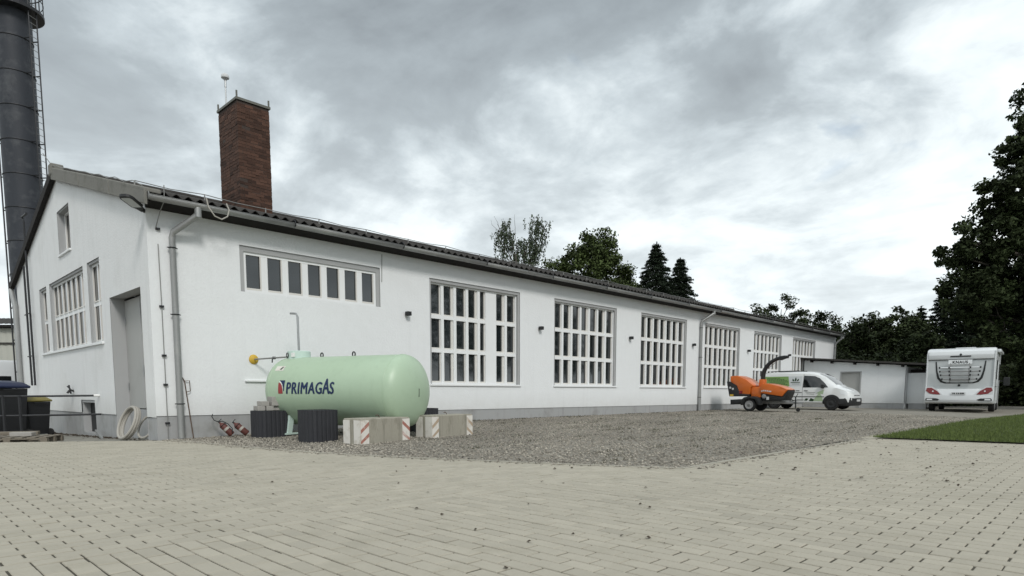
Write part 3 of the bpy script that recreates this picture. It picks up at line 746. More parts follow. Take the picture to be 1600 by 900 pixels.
while z < 19.3:
    for s in (1, -1): MB().tube([off(R(8))*.78+lt_*s*.9+Vector((0, 0, z)), ld+lt_*s+Vector((0, 0, z))], .03, 5).build('ladder_bracket', 'dark_metal', st)
    z += 1.58
rl = off(R(176))*1.03
MB().tube([rl, rl+Vector((0, 0, 21))], .035, 6).build('cable_conduit', 'dark_metal', st)
z = .82
while z < 19.3:
    MB().tube([off(R(176))*.78+Vector((0, 0, z)), rl+Vector((0, 0, z))], .03, 5).build('conduit_bracket', 'dark_metal', st); z += 1.58
b = MB().lathe([(.80, 19.45), (1.30, 19.45), (1.30, 19.60), (.80, 19.60)], seg=36)
pf = b.build('platform', 'dark_metal', st)
b = MB().ring((0, 0, 20.15), (0, 0, 1), 1.27, .02, 36, 6).ring((0, 0, 20.65), (0, 0, 1), 1.27, .025, 36, 6)
for k in range(18): a = 6.283*k/18; b.tube([(1.27*math.cos(a), 1.27*math.sin(a), 19.6), (1.27*math.cos(a), 1.27*math.sin(a), 20.65)], .018, 5)
b.build('guard_rail', 'dark_metal', pf)
# ------------------------------------------------------------------ gas tank
TF, TN, TR, TZ = Vector((2.62, -.80, 0)), Vector((3.60, -3.68, 0)), .75, 1.02
tax = (TN-TF).normalized(); tl = (TN-TF).length; trz = math.atan2(tax.y, tax.x)
gzt = gz(3.1, -2.2)
tk = thing('gas_tank', 'pale green horizontal gas tank with dark blue lettering beside the wall', 'gas tank', (TF.x, TF.y, gzt), trz)
zc = TZ-gzt
prof = []
for k in range(13):
    a = math.pi/2*k/12; prof.append((TR*math.sin(a), -.36*math.cos(a)))
prof += [(TR, tl*k/6) for k in range(1, 6)]
for k in range(13):
    a = math.pi/2*k/12; prof.append((TR*math.cos(a), tl+.36*math.sin(a)))
MB().lathe(prof, ((0, 0, zc), (1, 0, 0)), 72).build('vessel', 'tank_green', tk, True)
# weld beads where the heads join
for x in (.015, tl-.015): MB().ring((x, 0, zc), (1, 0, 0), TR+.001, .006, 72, 5).build('weld_seam', 'tank_green', tk, True)
MB().tube([(tl+.36, -.02, zc+.05), (tl+.358, -.025, zc-.12)], .008, 6).build('scratch', 'dark_metal', tk)
for x in (.35, tl-.45):
    for s in (-1, 1):
        MB().prism([(s*.50, 0), (s*.62, 0), (s*.50, zc-.36), (s*.38, zc-.46)], x-.05, x+.05, 'x').build('foot', 'cover_green', tk)
    MB().box((x-.06, -.66, -.0), (x+.06, .66, .035)).build('skid', 'cover_green', tk)
def on_tank(x, a, out=.0): return Vector((x, -math.cos(a)*(TR+out), zc+math.sin(a)*(TR+out)))   # -y side faces the camera
vx = .20
cv = MB().lathe([(.0, .16), (.235, .16), (.25, .145), (.25, -.10), (0, -.10)], ((vx, 0, zc+TR-.02), (0, 0, 1)), 28).build('valve_cover', 'cover_green', tk, True)
MB().lathe([(.262, -.09), (.262, -.03), (.25, -.03), (.25, -.09)], ((vx, 0, zc+TR-.02), (0, 0, 1)), 28).build('cover_rim', 'trim_black', cv)
MB().ring((vx-.12, -.235, zc+TR+.04), (-.4, -.9, 0), .05, .010, 20, 6).build('cover_ring', 'trim_black', cv)
MB().box((vx+.02, -.262, zc+TR+.0), (vx+.11, -.235, zc+TR+.09)).build('cover_label', 'white_paint', cv)
MB().tube([(vx-.02, .02, zc+TR+.05), (vx-.03, .02, zc+TR+.90), (vx-.05, .0, zc+TR+.97), (vx-.22, -.0, zc+TR+.985)], .024, 10).build('vent_pipe', 'steel', tk, True)
for x in (.86, 1.74): MB().ring((x, 0, zc+TR+.035), (.3, 1, 0), .05, .014, 18, 6).build('lifting_eye', 'trim_black', tk)
# lettering wrapped round the vessel
def text_mesh(body, size=1., shear=0., offset=0.):
    cu = bpy.data.curves.new('lettering', 'FONT'); cu.body = body; cu.size = size; cu.shear = shear; cu.offset = offset; cu.resolution_u = 3; cu.space_character = 1.12
    o = bpy.data.objects.new('lettering', cu); COL.objects.link(o); bpy.context.view_layer.update()
    me = bpy.data.meshes.new_from_object(o.evaluated_get(bpy.context.evaluated_depsgraph_get())); bpy.data.objects.remove(o); bpy.data.curves.remove(cu)
    bm = bmesh.new(); bm.from_mesh(me); bpy.data.meshes.remove(me); return bm
def tank_decal(bm, x0, sx, a0, name, mat, out=.004, flip=True):
    ys_ = [v.co.y for v in bm.verts]; y0, y1 = min(ys_), max(ys_); n = max(2, int((y1-y0)/.03))
    for k in range(1, n): bmesh.ops.bisect_plane(bm, geom=bm.verts[:]+bm.edges[:]+bm.faces[:], plane_co=(0, y0+(y1-y0)*k/n, 0), plane_no=(0, 1, 0))
    for v in bm.verts: v.co = on_tank(x0+v.co.x*sx, a0+v.co.y/TR, out+v.co.z)
    me = bpy.data.meshes.new(name); bm.to_mesh(me); bm.free(); me.materials.append(MT[mat]); return link(name, me, tk)
TX0, TA0 = .50, -.075
adv = 0.
lets = []
for chs, sc in (('PRIMAG', 1.), ('A', 1.3), ('S', 1.)):
    bm = text_mesh(chs, .345*(sc), .10, 0.)
    w0 = min(v.co.x for v in bm.verts); w1 = max(v.co.x for v in bm.verts)
    for v in bm.verts: v.co.x = (v.co.x-w0)*(1/sc)*.60+adv
    g0 = bm.verts[:]+bm.edges[:]+bm.faces[:]
    for k, (ox, oy) in enumerate(((.018, 0), (.009, .007), (.009, -.005))):   # heavier strokes
        dg = bmesh.ops.duplicate(bm, geom=g0)['geom']
        for v in dg:
            if isinstance(v, bmesh.types.BMVert): v.co += Vector((ox, oy, .0006*(k+1)))
    adv += (w1-w0)/sc*.60+.012; lets.append(bm)
LW = 1.30/adv
for bm in lets: tank_decal(bm, TX0+.02, LW, TA0, 'lettering', 'navy', .005)
bm = bmesh.new(); P = [(-.20, 0), (-.075, 0), (-.078, .10), (-.10, .17), (-.135, .215), (-.17, .235), (-.20, .235)]
bm.faces.new([bm.verts.new((x, y, 0)) for x, y in P]); tank_decal(bm, TX0, 1, TA0, 'emblem', 'logo_red', .0055)
bm = bmesh.new(); P = [(-.02, .285), (-.035, 0.05), (-.055, 0.06), (-.062, .13), (-.085, .195), (-.12, .24), (-.155, .265), (-.17, .285)]
bm.faces.new([bm.verts.new((x, y, 0)) for x, y in P]); tank_decal(bm, TX0, 1, TA0, 'emblem', 'navy', .0055)
bm = bmesh.new(); P = [(-.06, 0), (-.02, 0.02), (-.068, .135), (-.092, .2), (-.128, .245), (-.165, .27), (-.19, .245), (-.165, .24), (-.13, .22), (-.095, .175), (-.072, .10)]
bm.faces.new([bm.verts.new((x, y, 0)) for x, y in P[0:1]+P[2:]]); tank_decal(bm, TX0, 1, TA0, 'emblem', 'white_paint', .0050)
bm = bmesh.new(); bm.faces.new([bm.verts.new(p) for p in ((-.02, .0, 0), (.22, .0, 0), (.22, .13, 0), (-.02, .13, 0))]); tank_decal(bm, .10, 1, .62, 'sticker', 'warn_white', .004)
bm = bmesh.new(); bm.faces.new([bm.verts.new(p) for p in ((.11, .03, 0), (.16, .02, 0), (.20, .11, 0), (.15, .10, 0))]); tank_decal(bm, .10, 1, .62, 'sticker_print', 'decal_dark', .006)
# gas line from the valve to the wall
t = thing('gas_line', 'thin grey gas pipe with shut-off valve and yellow wall flange left of tank', 'pipe', (2.08, 0, 1.74))
e = Vector((TF.x, TF.y, 0))+Vector((tax.x, tax.y, 0))*.2+Vector((0, 0, TZ+TR+.03))-Vector((2.08, 0, 1.74))
MB().tube([(0, -.01, 0), (0, -.14, 0), e*.6+Vector((0, -.05, .0)), e], .017, 8).build('pipe', 'wire', t, True)
MB().lathe([(0, 0), (.10, 0), (.11, .012), (.085, .04), (.035, .06), (0, .06)], ((0, 0, 0), (0, -1, 0)), 20).build('flange', 'yellow', t, True)
p = e*.45; MB().box(p+Vector((-.03, -.05, -.03)), p+Vector((.03, .03, .03)), .01).tube([p+Vector((0, -.02, 0)), p+Vector((-.06, -.05, -.03)), p+Vector((-.07, -.06, -.11))], .014, 6).build('valve', 'dark_metal', t)
# ------------------------------------------------------------------ ribbed tubs, stacked blocks, barriers
def tub(loc, w, dp, h, label, rot=0.):
    t = thing('ribbed_tub', label, 'tub', loc, rot, 'black ribbed tubs round the tank')
    b = MB(); n = 96; pts = []
    for k in range(n):
        a = 2*math.pi*k/n; c, s_ = math.cos(a), math.sin(a); r = (abs(c)**3.2+abs(s_)**3.2)**(-1/3.2); rib = 1.0 if (k % 4) else .955
        pts.append((w/2*r*c*rib, dp/2*r*s_*rib))
    vs = [(x, y, -.05) for x, y in pts]+[(x, y, h) for x, y in pts]+[(x*.90, y*.90, h) for x, y in pts]+[(x*.90, y*.90, h-.05) for x, y in pts]
    fs = [(i+o*n, (i+1) % n+o*n, (i+1) % n+(o+1)*n, i+(o+1)*n) for o in range(3) for i in range(n)]+[tuple(range(3*n, 4*n))]
    b.add(vs, fs); b.build('ribbed_wall', 'rib_black', t)
    MB().lathe([(0, h-.045), (min(w, dp)*.42, h-.045), (min(w, dp)*.42, h-.008), (0, h-.004)], seg=20).build('filling', 'rib_black', t)
    return t
T1 = (1.93, -1.05, gz(1.9, -1.0)); T2 = (2.03, -2.93, gz(2.0, -2.9))
tub(T1, .74, .62, .545, 'black ribbed tub by the wall carrying stacked grey blocks')
tub(T2, .68, .68, .60, 'rounded black ribbed tub standing empty in front of the tank')
tub((4.95, -2.55, gz(4.9, -2.5)), .62, .6, .53, 'black ribbed tub half hidden behind the rear concrete barrier')
bt = T1[2]+.545+.004
dx = Vector((math.cos(-.06), math.sin(-.06), 0))
bl = [(-.20, .0, 'bottom left'), (-.03, .0, 'bottom second'), (.14, 0, 'bottom third'), (.30, 0, 'bottom right')]
lbls = {(-.25, 0): 'at the left end of the bottom row', (-.075, 0): 'second from left in the bottom row', (.10, 0): 'second from right in the bottom row', (.275, 0): 'at the right end of the bottom row', (-.165, 1): 'standing apart in the second row', (.045, 1): 'in the middle of the second row', (.215, 1): 'at the right end of the second row', (.055, 2): 'alone on top of the small stack'}
for (u, lv_), lb in lbls.items():
    b = MB().box((-.080, -.12, 0), (.080, .12, .098), .007)
    o = b.build('grey_block', 'block_grey'); o.location = (T1[0]+u, T1[1]+random.uniform(-.03, .03)-.05, bt+lv_*.0995); o.rotation_euler = (0, 0, random.uniform(-.05, .05))
    tag(o, 'small grey concrete block '+lb+' on the black tub', 'block', 'grey blocks stacked on the tub')
def barrier(c, yaw, w, d_, h, label, red='warn_red', ns=2):
    t = thing('concrete_barrier', label, 'barrier', c, yaw, 'concrete barriers with warning plates')
    MB().box((-w/2, -d_/2, -.03), (w/2, d_/2, h), .018).build('block', 'concrete', t)
    MB().ring((0, 0, h), (0, 1, 0), .05, .009, 14, 6, -math.pi/2, math.pi/2).build('lifting_loop', 'rust', t)
    pw = .19
    def plate(o, u, nrm, flip, stripes=True):
        # white plate with red chevron stripes on one corner face
        o = Vector(o); u = Vector(u); nn = Vector(nrm); z = Vector((0, 0, 1))
        th = .006
        def q(a, bb, k): return o+u*a+z*bb+nn*k
        b = MB(); vs = [q(0, 0, .001), q(pw, 0, .001), q(pw, h-.03, .001), q(0, h-.03, .001)]; vs2 = [v+nn*th for v in vs]
        b.add(vs+vs2, [(4, 5, 6, 7), (0, 1, 5, 4), (1, 2, 6, 5), (2, 3, 7, 6), (3, 0, 4, 7)]); pl = b.build('warning_plate', 'warn_white', t)
        if not stripes: return
        bb = MB(); sw = .075
        for k in range(ns):
            z0 = -.02+k*.21; pts = [(0, z0), (pw, z0+pw*.8), (pw, z0+pw*.8+sw), (0, z0+sw)]
            if flip: pts = [(pw-a, zz2) for a, zz2 in pts]
            pts = [(a, min(max(zz2, 0), h-.032)) for a, zz2 in pts]
            if pts[2][1]-pts[1][1] < .004 and pts[3][1]-pts[0][1] < .004: continue
            bb.add([q(a, zz2, th+.0025) for a, zz2 in pts], [(0, 1, 2, 3)])
        bb.build('red_stripe', red, pl)
    plate((-w/2, -d_/2, 0), (1, 0, 0), (0, -1, 0), False); plate((w/2, -d_/2, 0), (-1, 0, 0), (0, -1, 0), False)
    plate((-w/2, -d_/2, 0), (0, 1, 0), (-1, 0, 0), False, False); plate((-w/2, d_/2, 0), (0, -1, 0), (-1, 0, 0), False, False)
    plate((w/2, -d_/2, 0), (0, 1, 0), (1, 0, 0), False, False)
    return t
barrier((2.66, -4.05, .04), math.atan2(.13, 1.25), 1.20, .50, .47, 'concrete barrier with fresh red and white corner plates nearest the paving')
barrier((4.46, -3.92, .05), math.atan2(.16, 1.29), 1.26, .46, .47, 'concrete barrier with worn faded corner plates at the right of the tank', 'warn_faded', 2)
# ------------------------------------------------------------------ fire extinguishers
def extinguisher(loc, rz, tilt, label, hose):
    t = thing('fire_extinguisher', label, 'extinguisher', loc, rz, 'old fire extinguishers by the plinth'); t.rotation_euler = (0, tilt, rz); t.scale = (.85, .85, .85)
    MB().lathe([(.0, 0), (.07, 0), (.082, .02), (.082, .30), (.07, .35), (.03, .385), (.022, .42), (0, .42)], seg=20).build('cylinder', 'ext_red', t, True)
    MB().lathe([(.0835, .16), (.0835, .22)], seg=20).build('paper_label', 'hose_beige', t, True)
    MB().ring((0, 0, .315), (0, 0, 1), .083, .010, 18, 6).build('strap', 'rubber', t)
    MB().box((-.02, -.02, .42), (.02, .02, .46)).box((-.015, -.015, .45), (.10, .015, .465)).build('valve_head', 'trim_black', t)
    if hose: MB().tube([(0, 0, .45), (.08, -.04, .40), (.13, -.05, .25), (.12, -.06, .10), (.05, -.1, .02)], .012, 6).tube([(0, .03, .44), (-.06, .05, .55), (-.03, .05, .66), (.03, .05, .69)], .012, 6).build('hose', 'rubber', t, True)
extinguisher((1.36, -.42, gz(1.4, -.4)+.035), -.55, -.75, 'red fire extinguisher with raised black hose leaning left at the plinth', True)
extinguisher((1.66, -.50, gz(1.7, -.5)+.035), -.55, -.85, 'red fire extinguisher lying nearest the black tub at the plinth', False)
b = MB().tube([(.62, -.25, .03), (.57, -.03, 1.22), (.53, -.03, 1.30), (.49, -.035, 1.27), (.50, -.04, 1.05)], .012, 8).tube([(.57, -.035, 1.23), (.66, -.05, 1.24), (.67, -.05, 1.02), (.60, -.06, 1.0)], .009, 6)
tag(b.build('iron_rod', 'rust', None, True), 'thin rusty iron rod with hooked end leaning beside the downpipe', 'rod')
# ------------------------------------------------------------------ left yard
def yz(y): return -.035-.028*min(max(y, 0), 9)
t = thing('hose_coil', 'coil of thick beige hose leaning in the grey doorway', 'hose', (-.13, 1.45, yz(1.4)))
for k, (dr, dxx, dz) in enumerate(((.37, 0, 0), (.355, .045, .01), (.365, -.045, -.005))):
    n = Vector((.86, .10, -.33)).normalized(); c = Vector((0, 0, .39+dz))+n*dxx; MB().ring(c, n, dr, .030, 40, 8).build('loop', 'hose_beige', t, True)
t = thing('hose_coil', 'smaller pale hose ring behind the big coil in the doorway', 'hose', (.10, 1.05, yz(1.0)))
MB().ring((0, 0, .30), Vector((.80, .22, -.38)), .26, .026, 36, 8).build('loop', 'hose_beige', t, True)
b = MB().tube([(-.10, 4.45, .02), (-.36, 2.75, -.09)], .035, 4)
tag(b.build('metal_strip', 'zinc'), 'short pale metal strip leaning at the gable foot', 'strip')
def pallet(loc, rz, label):
    t = thing('pallet', label, 'pallet', loc, rz, 'old wooden pallets beside the gable')
    for k in range(7): MB().box((-.72+k*.215, -.48, .122), (-.72+k*.215+.13+.02*(k % 2), .48, .145)).build('deck_board', 'pallet', t)
    for y in (-.43, 0, .43):
        MB().box((-.72, y-.05, .0), (.72, y+.05, .022)).build('bottom_board', 'pallet', t); MB().box((-.72, y-.05, .10), (.72, y+.05, .1205)).build('stringer', 'pallet', t)
        for x in (-.66, 0, .66): MB().box((x-.06, y-.06, .0225), (x+.06, y+.06, .0995)).build('spacer_block', 'pallet', t)
    return t
pz = yz(3)
pallet((-1.95, 2.75, yz(2.5)+.01), R(-28), 'old grey wooden pallet lying flat nearest the paving'); pallet((-2.05, 4.35, yz(4.2)+.01), R(-10), 'old wooden pallet behind, carrying the stepping boards')
o = MB().box((-.45, -.12, 0), (.45, .12, .07), .01).build('wooden_board', 'pallet'); o.location = (-1.75, 4.3, yz(4.2)+.157); o.rotation_euler = (0, 0, R(-20)); tag(o, 'dark weathered board lying on the rear pallet', 'board')
o = MB().box((-.21, -.1, 0), (.21, .1, .085), .01).build('kerb_stone', 'block_grey'); o.location = (-1.85, 2.65, yz(2.5)+.157); o.rotation_euler = (0, 0, R(-34)); tag(o, 'pale concrete kerb stone lying on the front pallet', 'stone')
t = thing('handrail', 'dark two-bar steel handrail running from yard to gable wall', 'handrail', (0, 4.3, yz(4.3)))
z1_, z0_ = .91-yz(4.3), .44-yz(4.3)
for z in (z1_, z0_): MB().tube([(-.02, .05 if z == z1_ else -.1, z), (-1.8, .75, z-.02), (-5.5, 2.2, z-.06)], .024, 8).build('rail', 'dark_metal', t, True)
for s in (1.55, 1.85, 3.8): MB().tube([(-s, .42*s-.05, .0), (-s, .42*s-.05, z1_)], .030, 8).build('post', 'dark_metal', t)
MB().tube([(0.01, .05, z1_), (-.12, .07, z1_)], .032, 10).build('wall_socket', 'white_paint', t)
t = thing('wall_tap', 'black tap with lever on the gable wall above the basement window', 'tap', (0, 7.05, 1.03))
MB().tube([(0, 0, 0), (-.10, 0, .02), (-.16, -.02, -.06)], .03, 8).tube([(-.09, 0, .02), (-.09, .10, .16)], .022, 6).tube([(-.08, .05, -.02), (-.1, -.12, -.06)], .028, 6).build('body', 'trim_black', t)
MB().tube([(-.06, .02, .03), (-.12, .14, .13)], .018, 6).build('lever', 'trim_black', t)
def bin_(loc, rz, s, lid, label):
    t = thing('wheelie_bin', label, 'bin', loc, rz, 'wheelie bins beside the gable')
    b = MB(); a, c = .27*s, .33*s
    b.add([(-a, -a, .06), (a, -a, .06), (a, a, .06), (-a, a, .06), (-c, -c, .98*s), (c, -c, .98*s), (c, c, .98*s), (-c, c, .98*s)], [(0, 1, 2, 3), (4, 5, 6, 7), (0, 1, 5, 4), (1, 2, 6, 5), (2, 3, 7, 6), (3, 0, 4, 7)]); b.build('body', 'black_plastic', t)
    b = MB(); pr_ = [(-.38*s, .985*s), (.36*s, .985*s), (.37*s, 1.03*s), (.20*s, 1.10*s), (-.1*s, 1.14*s), (-.36*s, 1.10*s), (-.40*s, 1.03*s)]
    b.prism(pr_, -.37*s, .37*s, 'y', .02); b.build('lid', lid, t, True)
    for y in (-.30*s, .30*s): MB().lathe([(0, -.03), (.10, -.03), (.11, 0), (.10, .03), (0, .03)], ((.30*s, y, .11), (0, 1, 0)), 16).build('wheel', 'tyre', t)
    MB().tube([(.38*s, -.2*s, .95*s), (.38*s, .2*s, .95*s)], .02, 6).build('handle', 'black_plastic', t)
bin_((-.86, 8.05, yz(8)), R(-60), 1.0, 'lid_olive', 'black wheelie bin with dull yellow lid against the gable')
bin_((-1.62, 7.5, yz(7.3)), R(-60), 1.36, 'bin_blue', 'larger wheelie bin with dark blue lid at the picture edge')
# white caravan trailer behind the corner
t = thing('caravan', 'white rounded caravan parked beyond the left corner of the hall', 'caravan', (.2, 27.5, -.35), R(8))
pr_ = [(-2.2, .5), (2.2, .5), (2.25, 1.6), (2.1, 2.5), (1.6, 2.95), (-1.6, 2.95), (-2.1, 2.5), (-2.25, 1.6)]
MB().prism(pr_, -1.05, 1.05, 'y', .12).build('body', 'rv_white', t, True)
MB().box((-1.2, -1.07, 1.45), (.9, -1.052, 2.15)).build('window', 'vehicle_glass', t); MB().box((-2.262, -.7, 1.5), (-2.24, .7, 2.1)).build('window', 'vehicle_glass', t)
for y in (-1.0, .85): MB().lathe([(0, 0), (.32, 0), (.32, .18), (0, .18)], ((0, y, .33), (0, 1, 0)), 20).build('wheel', 'tyre', t)
t = thing('caravan', 'second white rounded trailer at the far left picture edge', 'caravan', (-1.9, 29.6, -.35), R(8))
MB().prism([(x*.9, z*.93) for x, z in pr_], -1.0, 1.0, 'y', .12).build('body', 'rv_white', t, True)
for y in (-1.0, .82): MB().lathe([(0, 0), (.3, 0), (.3, .18), (0, .18)], ((0, y, .31), (0, 1, 0)), 20).build('wheel', 'tyre', t)
# grey warehouse far left, and a shed in front of it
t = thing('warehouse', 'far grey corrugated warehouse at the left picture edge', 'building', (0, 62, -.5), R(-44))
b = MB(); n = 90
for i in range(n+1):
    x = -16+i*.30; d_ = .05 if i % 2 else 0
    b.v += [(x, d_, 0), (x, d_, 7.1)]
b.f = [(2*i, 2*i+2, 2*i+3, 2*i+1) for i in range(n)]; b.build('wall', 'corrugated_grey', t)
MB().box((-16, .06, 0), (11, 10, 7.0)).build('core', 'corrugated_grey', t)
b = MB(); n = 130
for i in range(n+1):
    x = -16.3+i*.212; z = .05*math.cos(i*math.pi/1.0); b.v += [(x, -.6, 7.45+z), (x, 6, 8.6+z)]
b.f = [(2*i, 2*i+2, 2*i+3, 2*i+1) for i in range(n)]; b.build('roof', 'roof', t); MB().box((-16.2, -.5, 7.15), (11.2, 6, 7.35)).build('eaves_board', 'soffit', t)
MB().box((-16, -.10, 5.7), (11, -.0, 5.85)).build('rail', 'roof', t)
t = thing('shed', 'small brown shed with corrugated roof before the grey warehouse', 'shed', (-1.6, 46, -.5), R(-30))
MB().box((-4, 0, 0), (1.6, 4, 3.6)).build('wall', 'shed_brown', t)
b = MB(); n = 60
for i in range(n+1): x = -4.2+i*.105; z = .04*math.cos(i*math.pi/1.5); b.v += [(x, -.5, 3.75+z), (x, 4.2, 5.0+z)]
b.f = [(2*i, 2*i+2, 2*i+3, 2*i+1) for i in range(n)]; b.build('roof', 'roof', t)
# ------------------------------------------------------------------ vehicles
def loft(b, secs):
    """secs: list of (x, half-profile [(y,z) bottom centre -> top centre]); mirrored closed body"""
    n = len(secs[0][1]); rings = []
    for x, hp in secs:
        rings.append([(x, -y, z) for y, z in hp]+[(x, y, z) for y, z in hp[::-1]])
    m_ = 2*n; vs = [v for r_ in rings for v in r_]
    fs = [(i*m_+k, i*m_+(k+1) % m_, (i+1)*m_+(k+1) % m_, (i+1)*m_+k) for i in range(len(rings)-1) for k in range(m_)]
    fs += [tuple(range(m_)), tuple(range((len(rings)-1)*m_, len(rings)*m_))[::-1]]
    return b.add(vs, fs)
def wheel(t, x, y, r, w, side, rim='rim_grey'):
    """side -1: outer face at lower y"""
    o = MB().lathe([(r*.62, -w/2), (r*.93, -w/2), (r, -w/2+.03), (r, w/2-.03), (r*.93, w/2), (r*.62, w/2)], ((x, y, r), (0, 1, 0)), 32).build('wheel', 'tyre', t, True)
    yo = side*w/2
    b = MB().lathe([(0, .020), (r*.18, .020), (r*.24, .006), (r*.46, .004), (r*.56, .016), (r*.64, .018), (r*.66, -.004), (0, -.006)], ((x, y+yo, r), (0, side, 0)), 28)
    b.build('rim', rim, o, True)
    b = MB()
    for k in range(5): a = 6.283*k/5; b.lathe([(0, 0), (.018, 0), (.018, .012), (0, .012)], ((x+math.cos(a)*r*.13, y+yo+side*.012, r+math.sin(a)*r*.13), (0, side, 0)), 8)
    b.build('wheel_nut', 'trim_black', o)
# --- delivery van: nose along local +x
VS = 1.05
vx0 = Vector((29.03, -3.99)); van = thing('delivery_van', 'white delivery van with green leaf print parked behind the orange chipper', 'van', (29.03+.86*VS, -3.99+1.33*VS, gz(29, -4)), R(-90))
van.scale = (VS, VS, VS)
# stations: x, z_sill, z_belt, z_top, half widths sill, belt, top
ST = [(-2.18, .42, 1.02, 1.10, .70, .74, .60), (-2.14, .30, 1.02, 1.70, .84, .86, .70), (-2.02, .28, 1.03, 1.79, .87, .89, .71), (-1.4, .26, 1.03, 1.825, .885, .895, .715), (-.4, .26, 1.03, 1.835, .885, .895, .715),
      (.25, .26, 1.03, 1.815, .885, .895, .70), (.62, .26, 1.03, 1.735, .885, .893, .67), (.95, .26, 1.035, 1.575, .885, .89, .64), (1.30, .26, 1.04, 1.30, .88, .885, .66), (1.52, .26, 1.03, 1.10, .88, .88, .72), (1.68, .26, .98, 1.045, .875, .865, .70), (1.88, .26, .90, .965, .86, .835, .64), (2.04, .27, .80, .865, .80, .76, .55), (2.14, .30, .70, .745, .68, .62, .46), (2.185, .36, .58, .62, .48, .44, .30)]
def hp(s):
    x, zs, zb, zt, ws, wb, wt = s
    return (x, [(0, zs), (ws*.90, zs), (ws, zs+.10), (ws+.012, (zs+zb)/2), (wb, zb), (wb*.62+wt*.38, zb+(zt-zb)*.45), (wt+.035, zb+(zt-zb)*.88), (wt*.86, zt-.012*(zt-zb)), (wt*.4, zt+.004), (0, zt+.008)])
body = loft(MB(), [hp(s) for s in ST]); bo = body.build('body', 'van_white', van, True)
def side_y(x, z):
    for a, c in zip(ST[:-1], ST[1:]):
        if a[0] <= x <= c[0]:
            k = (x-a[0])/(c[0]-a[0]); pa, pc = hp(a)[1], hp(c)[1]; P = [(p[0]*(1-k)+q[0]*k, p[1]*(1-k)+q[1]*k) for p, q in zip(pa, pc)]
            best = None
            for (y0, z0), (y1, z1) in zip(P[1:-2], P[2:-1]):
                if min(z0, z1)-1e-6 <= z <= max(z0, z1)+1e-6 and abs(z1-z0) > 1e-6: best = y0+(y1-y0)*(z-z0)/(z1-z0)
            return best if best is not None else P[6][0]
    return .8
def side_patch(poly, name, mat, parent, out=.006, side=-1, step=.07):
    bm = bmesh.new(); bm.faces.new([bm.verts.new((x, z, 0)) for x, z in poly])
    xs = [p[0] for p in poly]; zs = [p[1] for p in poly]
    k = min(xs)+step
    while k < max(xs): bmesh.ops.bisect_plane(bm, geom=bm.verts[:]+bm.edges[:]+bm.faces[:], plane_co=(k, 0, 0), plane_no=(1, 0, 0)); k += step
    k = min(zs)+step
    while k < max(zs): bmesh.ops.bisect_plane(bm, geom=bm.verts[:]+bm.edges[:]+bm.faces[:], plane_co=(0, k, 0), plane_no=(0, 1, 0)); k += step
    for v in bm.verts: x, z = v.co.x, v.co.y; v.co = Vector((x, side*(side_y(x, z)+out), z))
    me = bpy.data.meshes.new(name); bm.to_mesh(me); bm.free(); me.shade_smooth(); me.materials.append(MT[mat]); return link(name, me, parent)
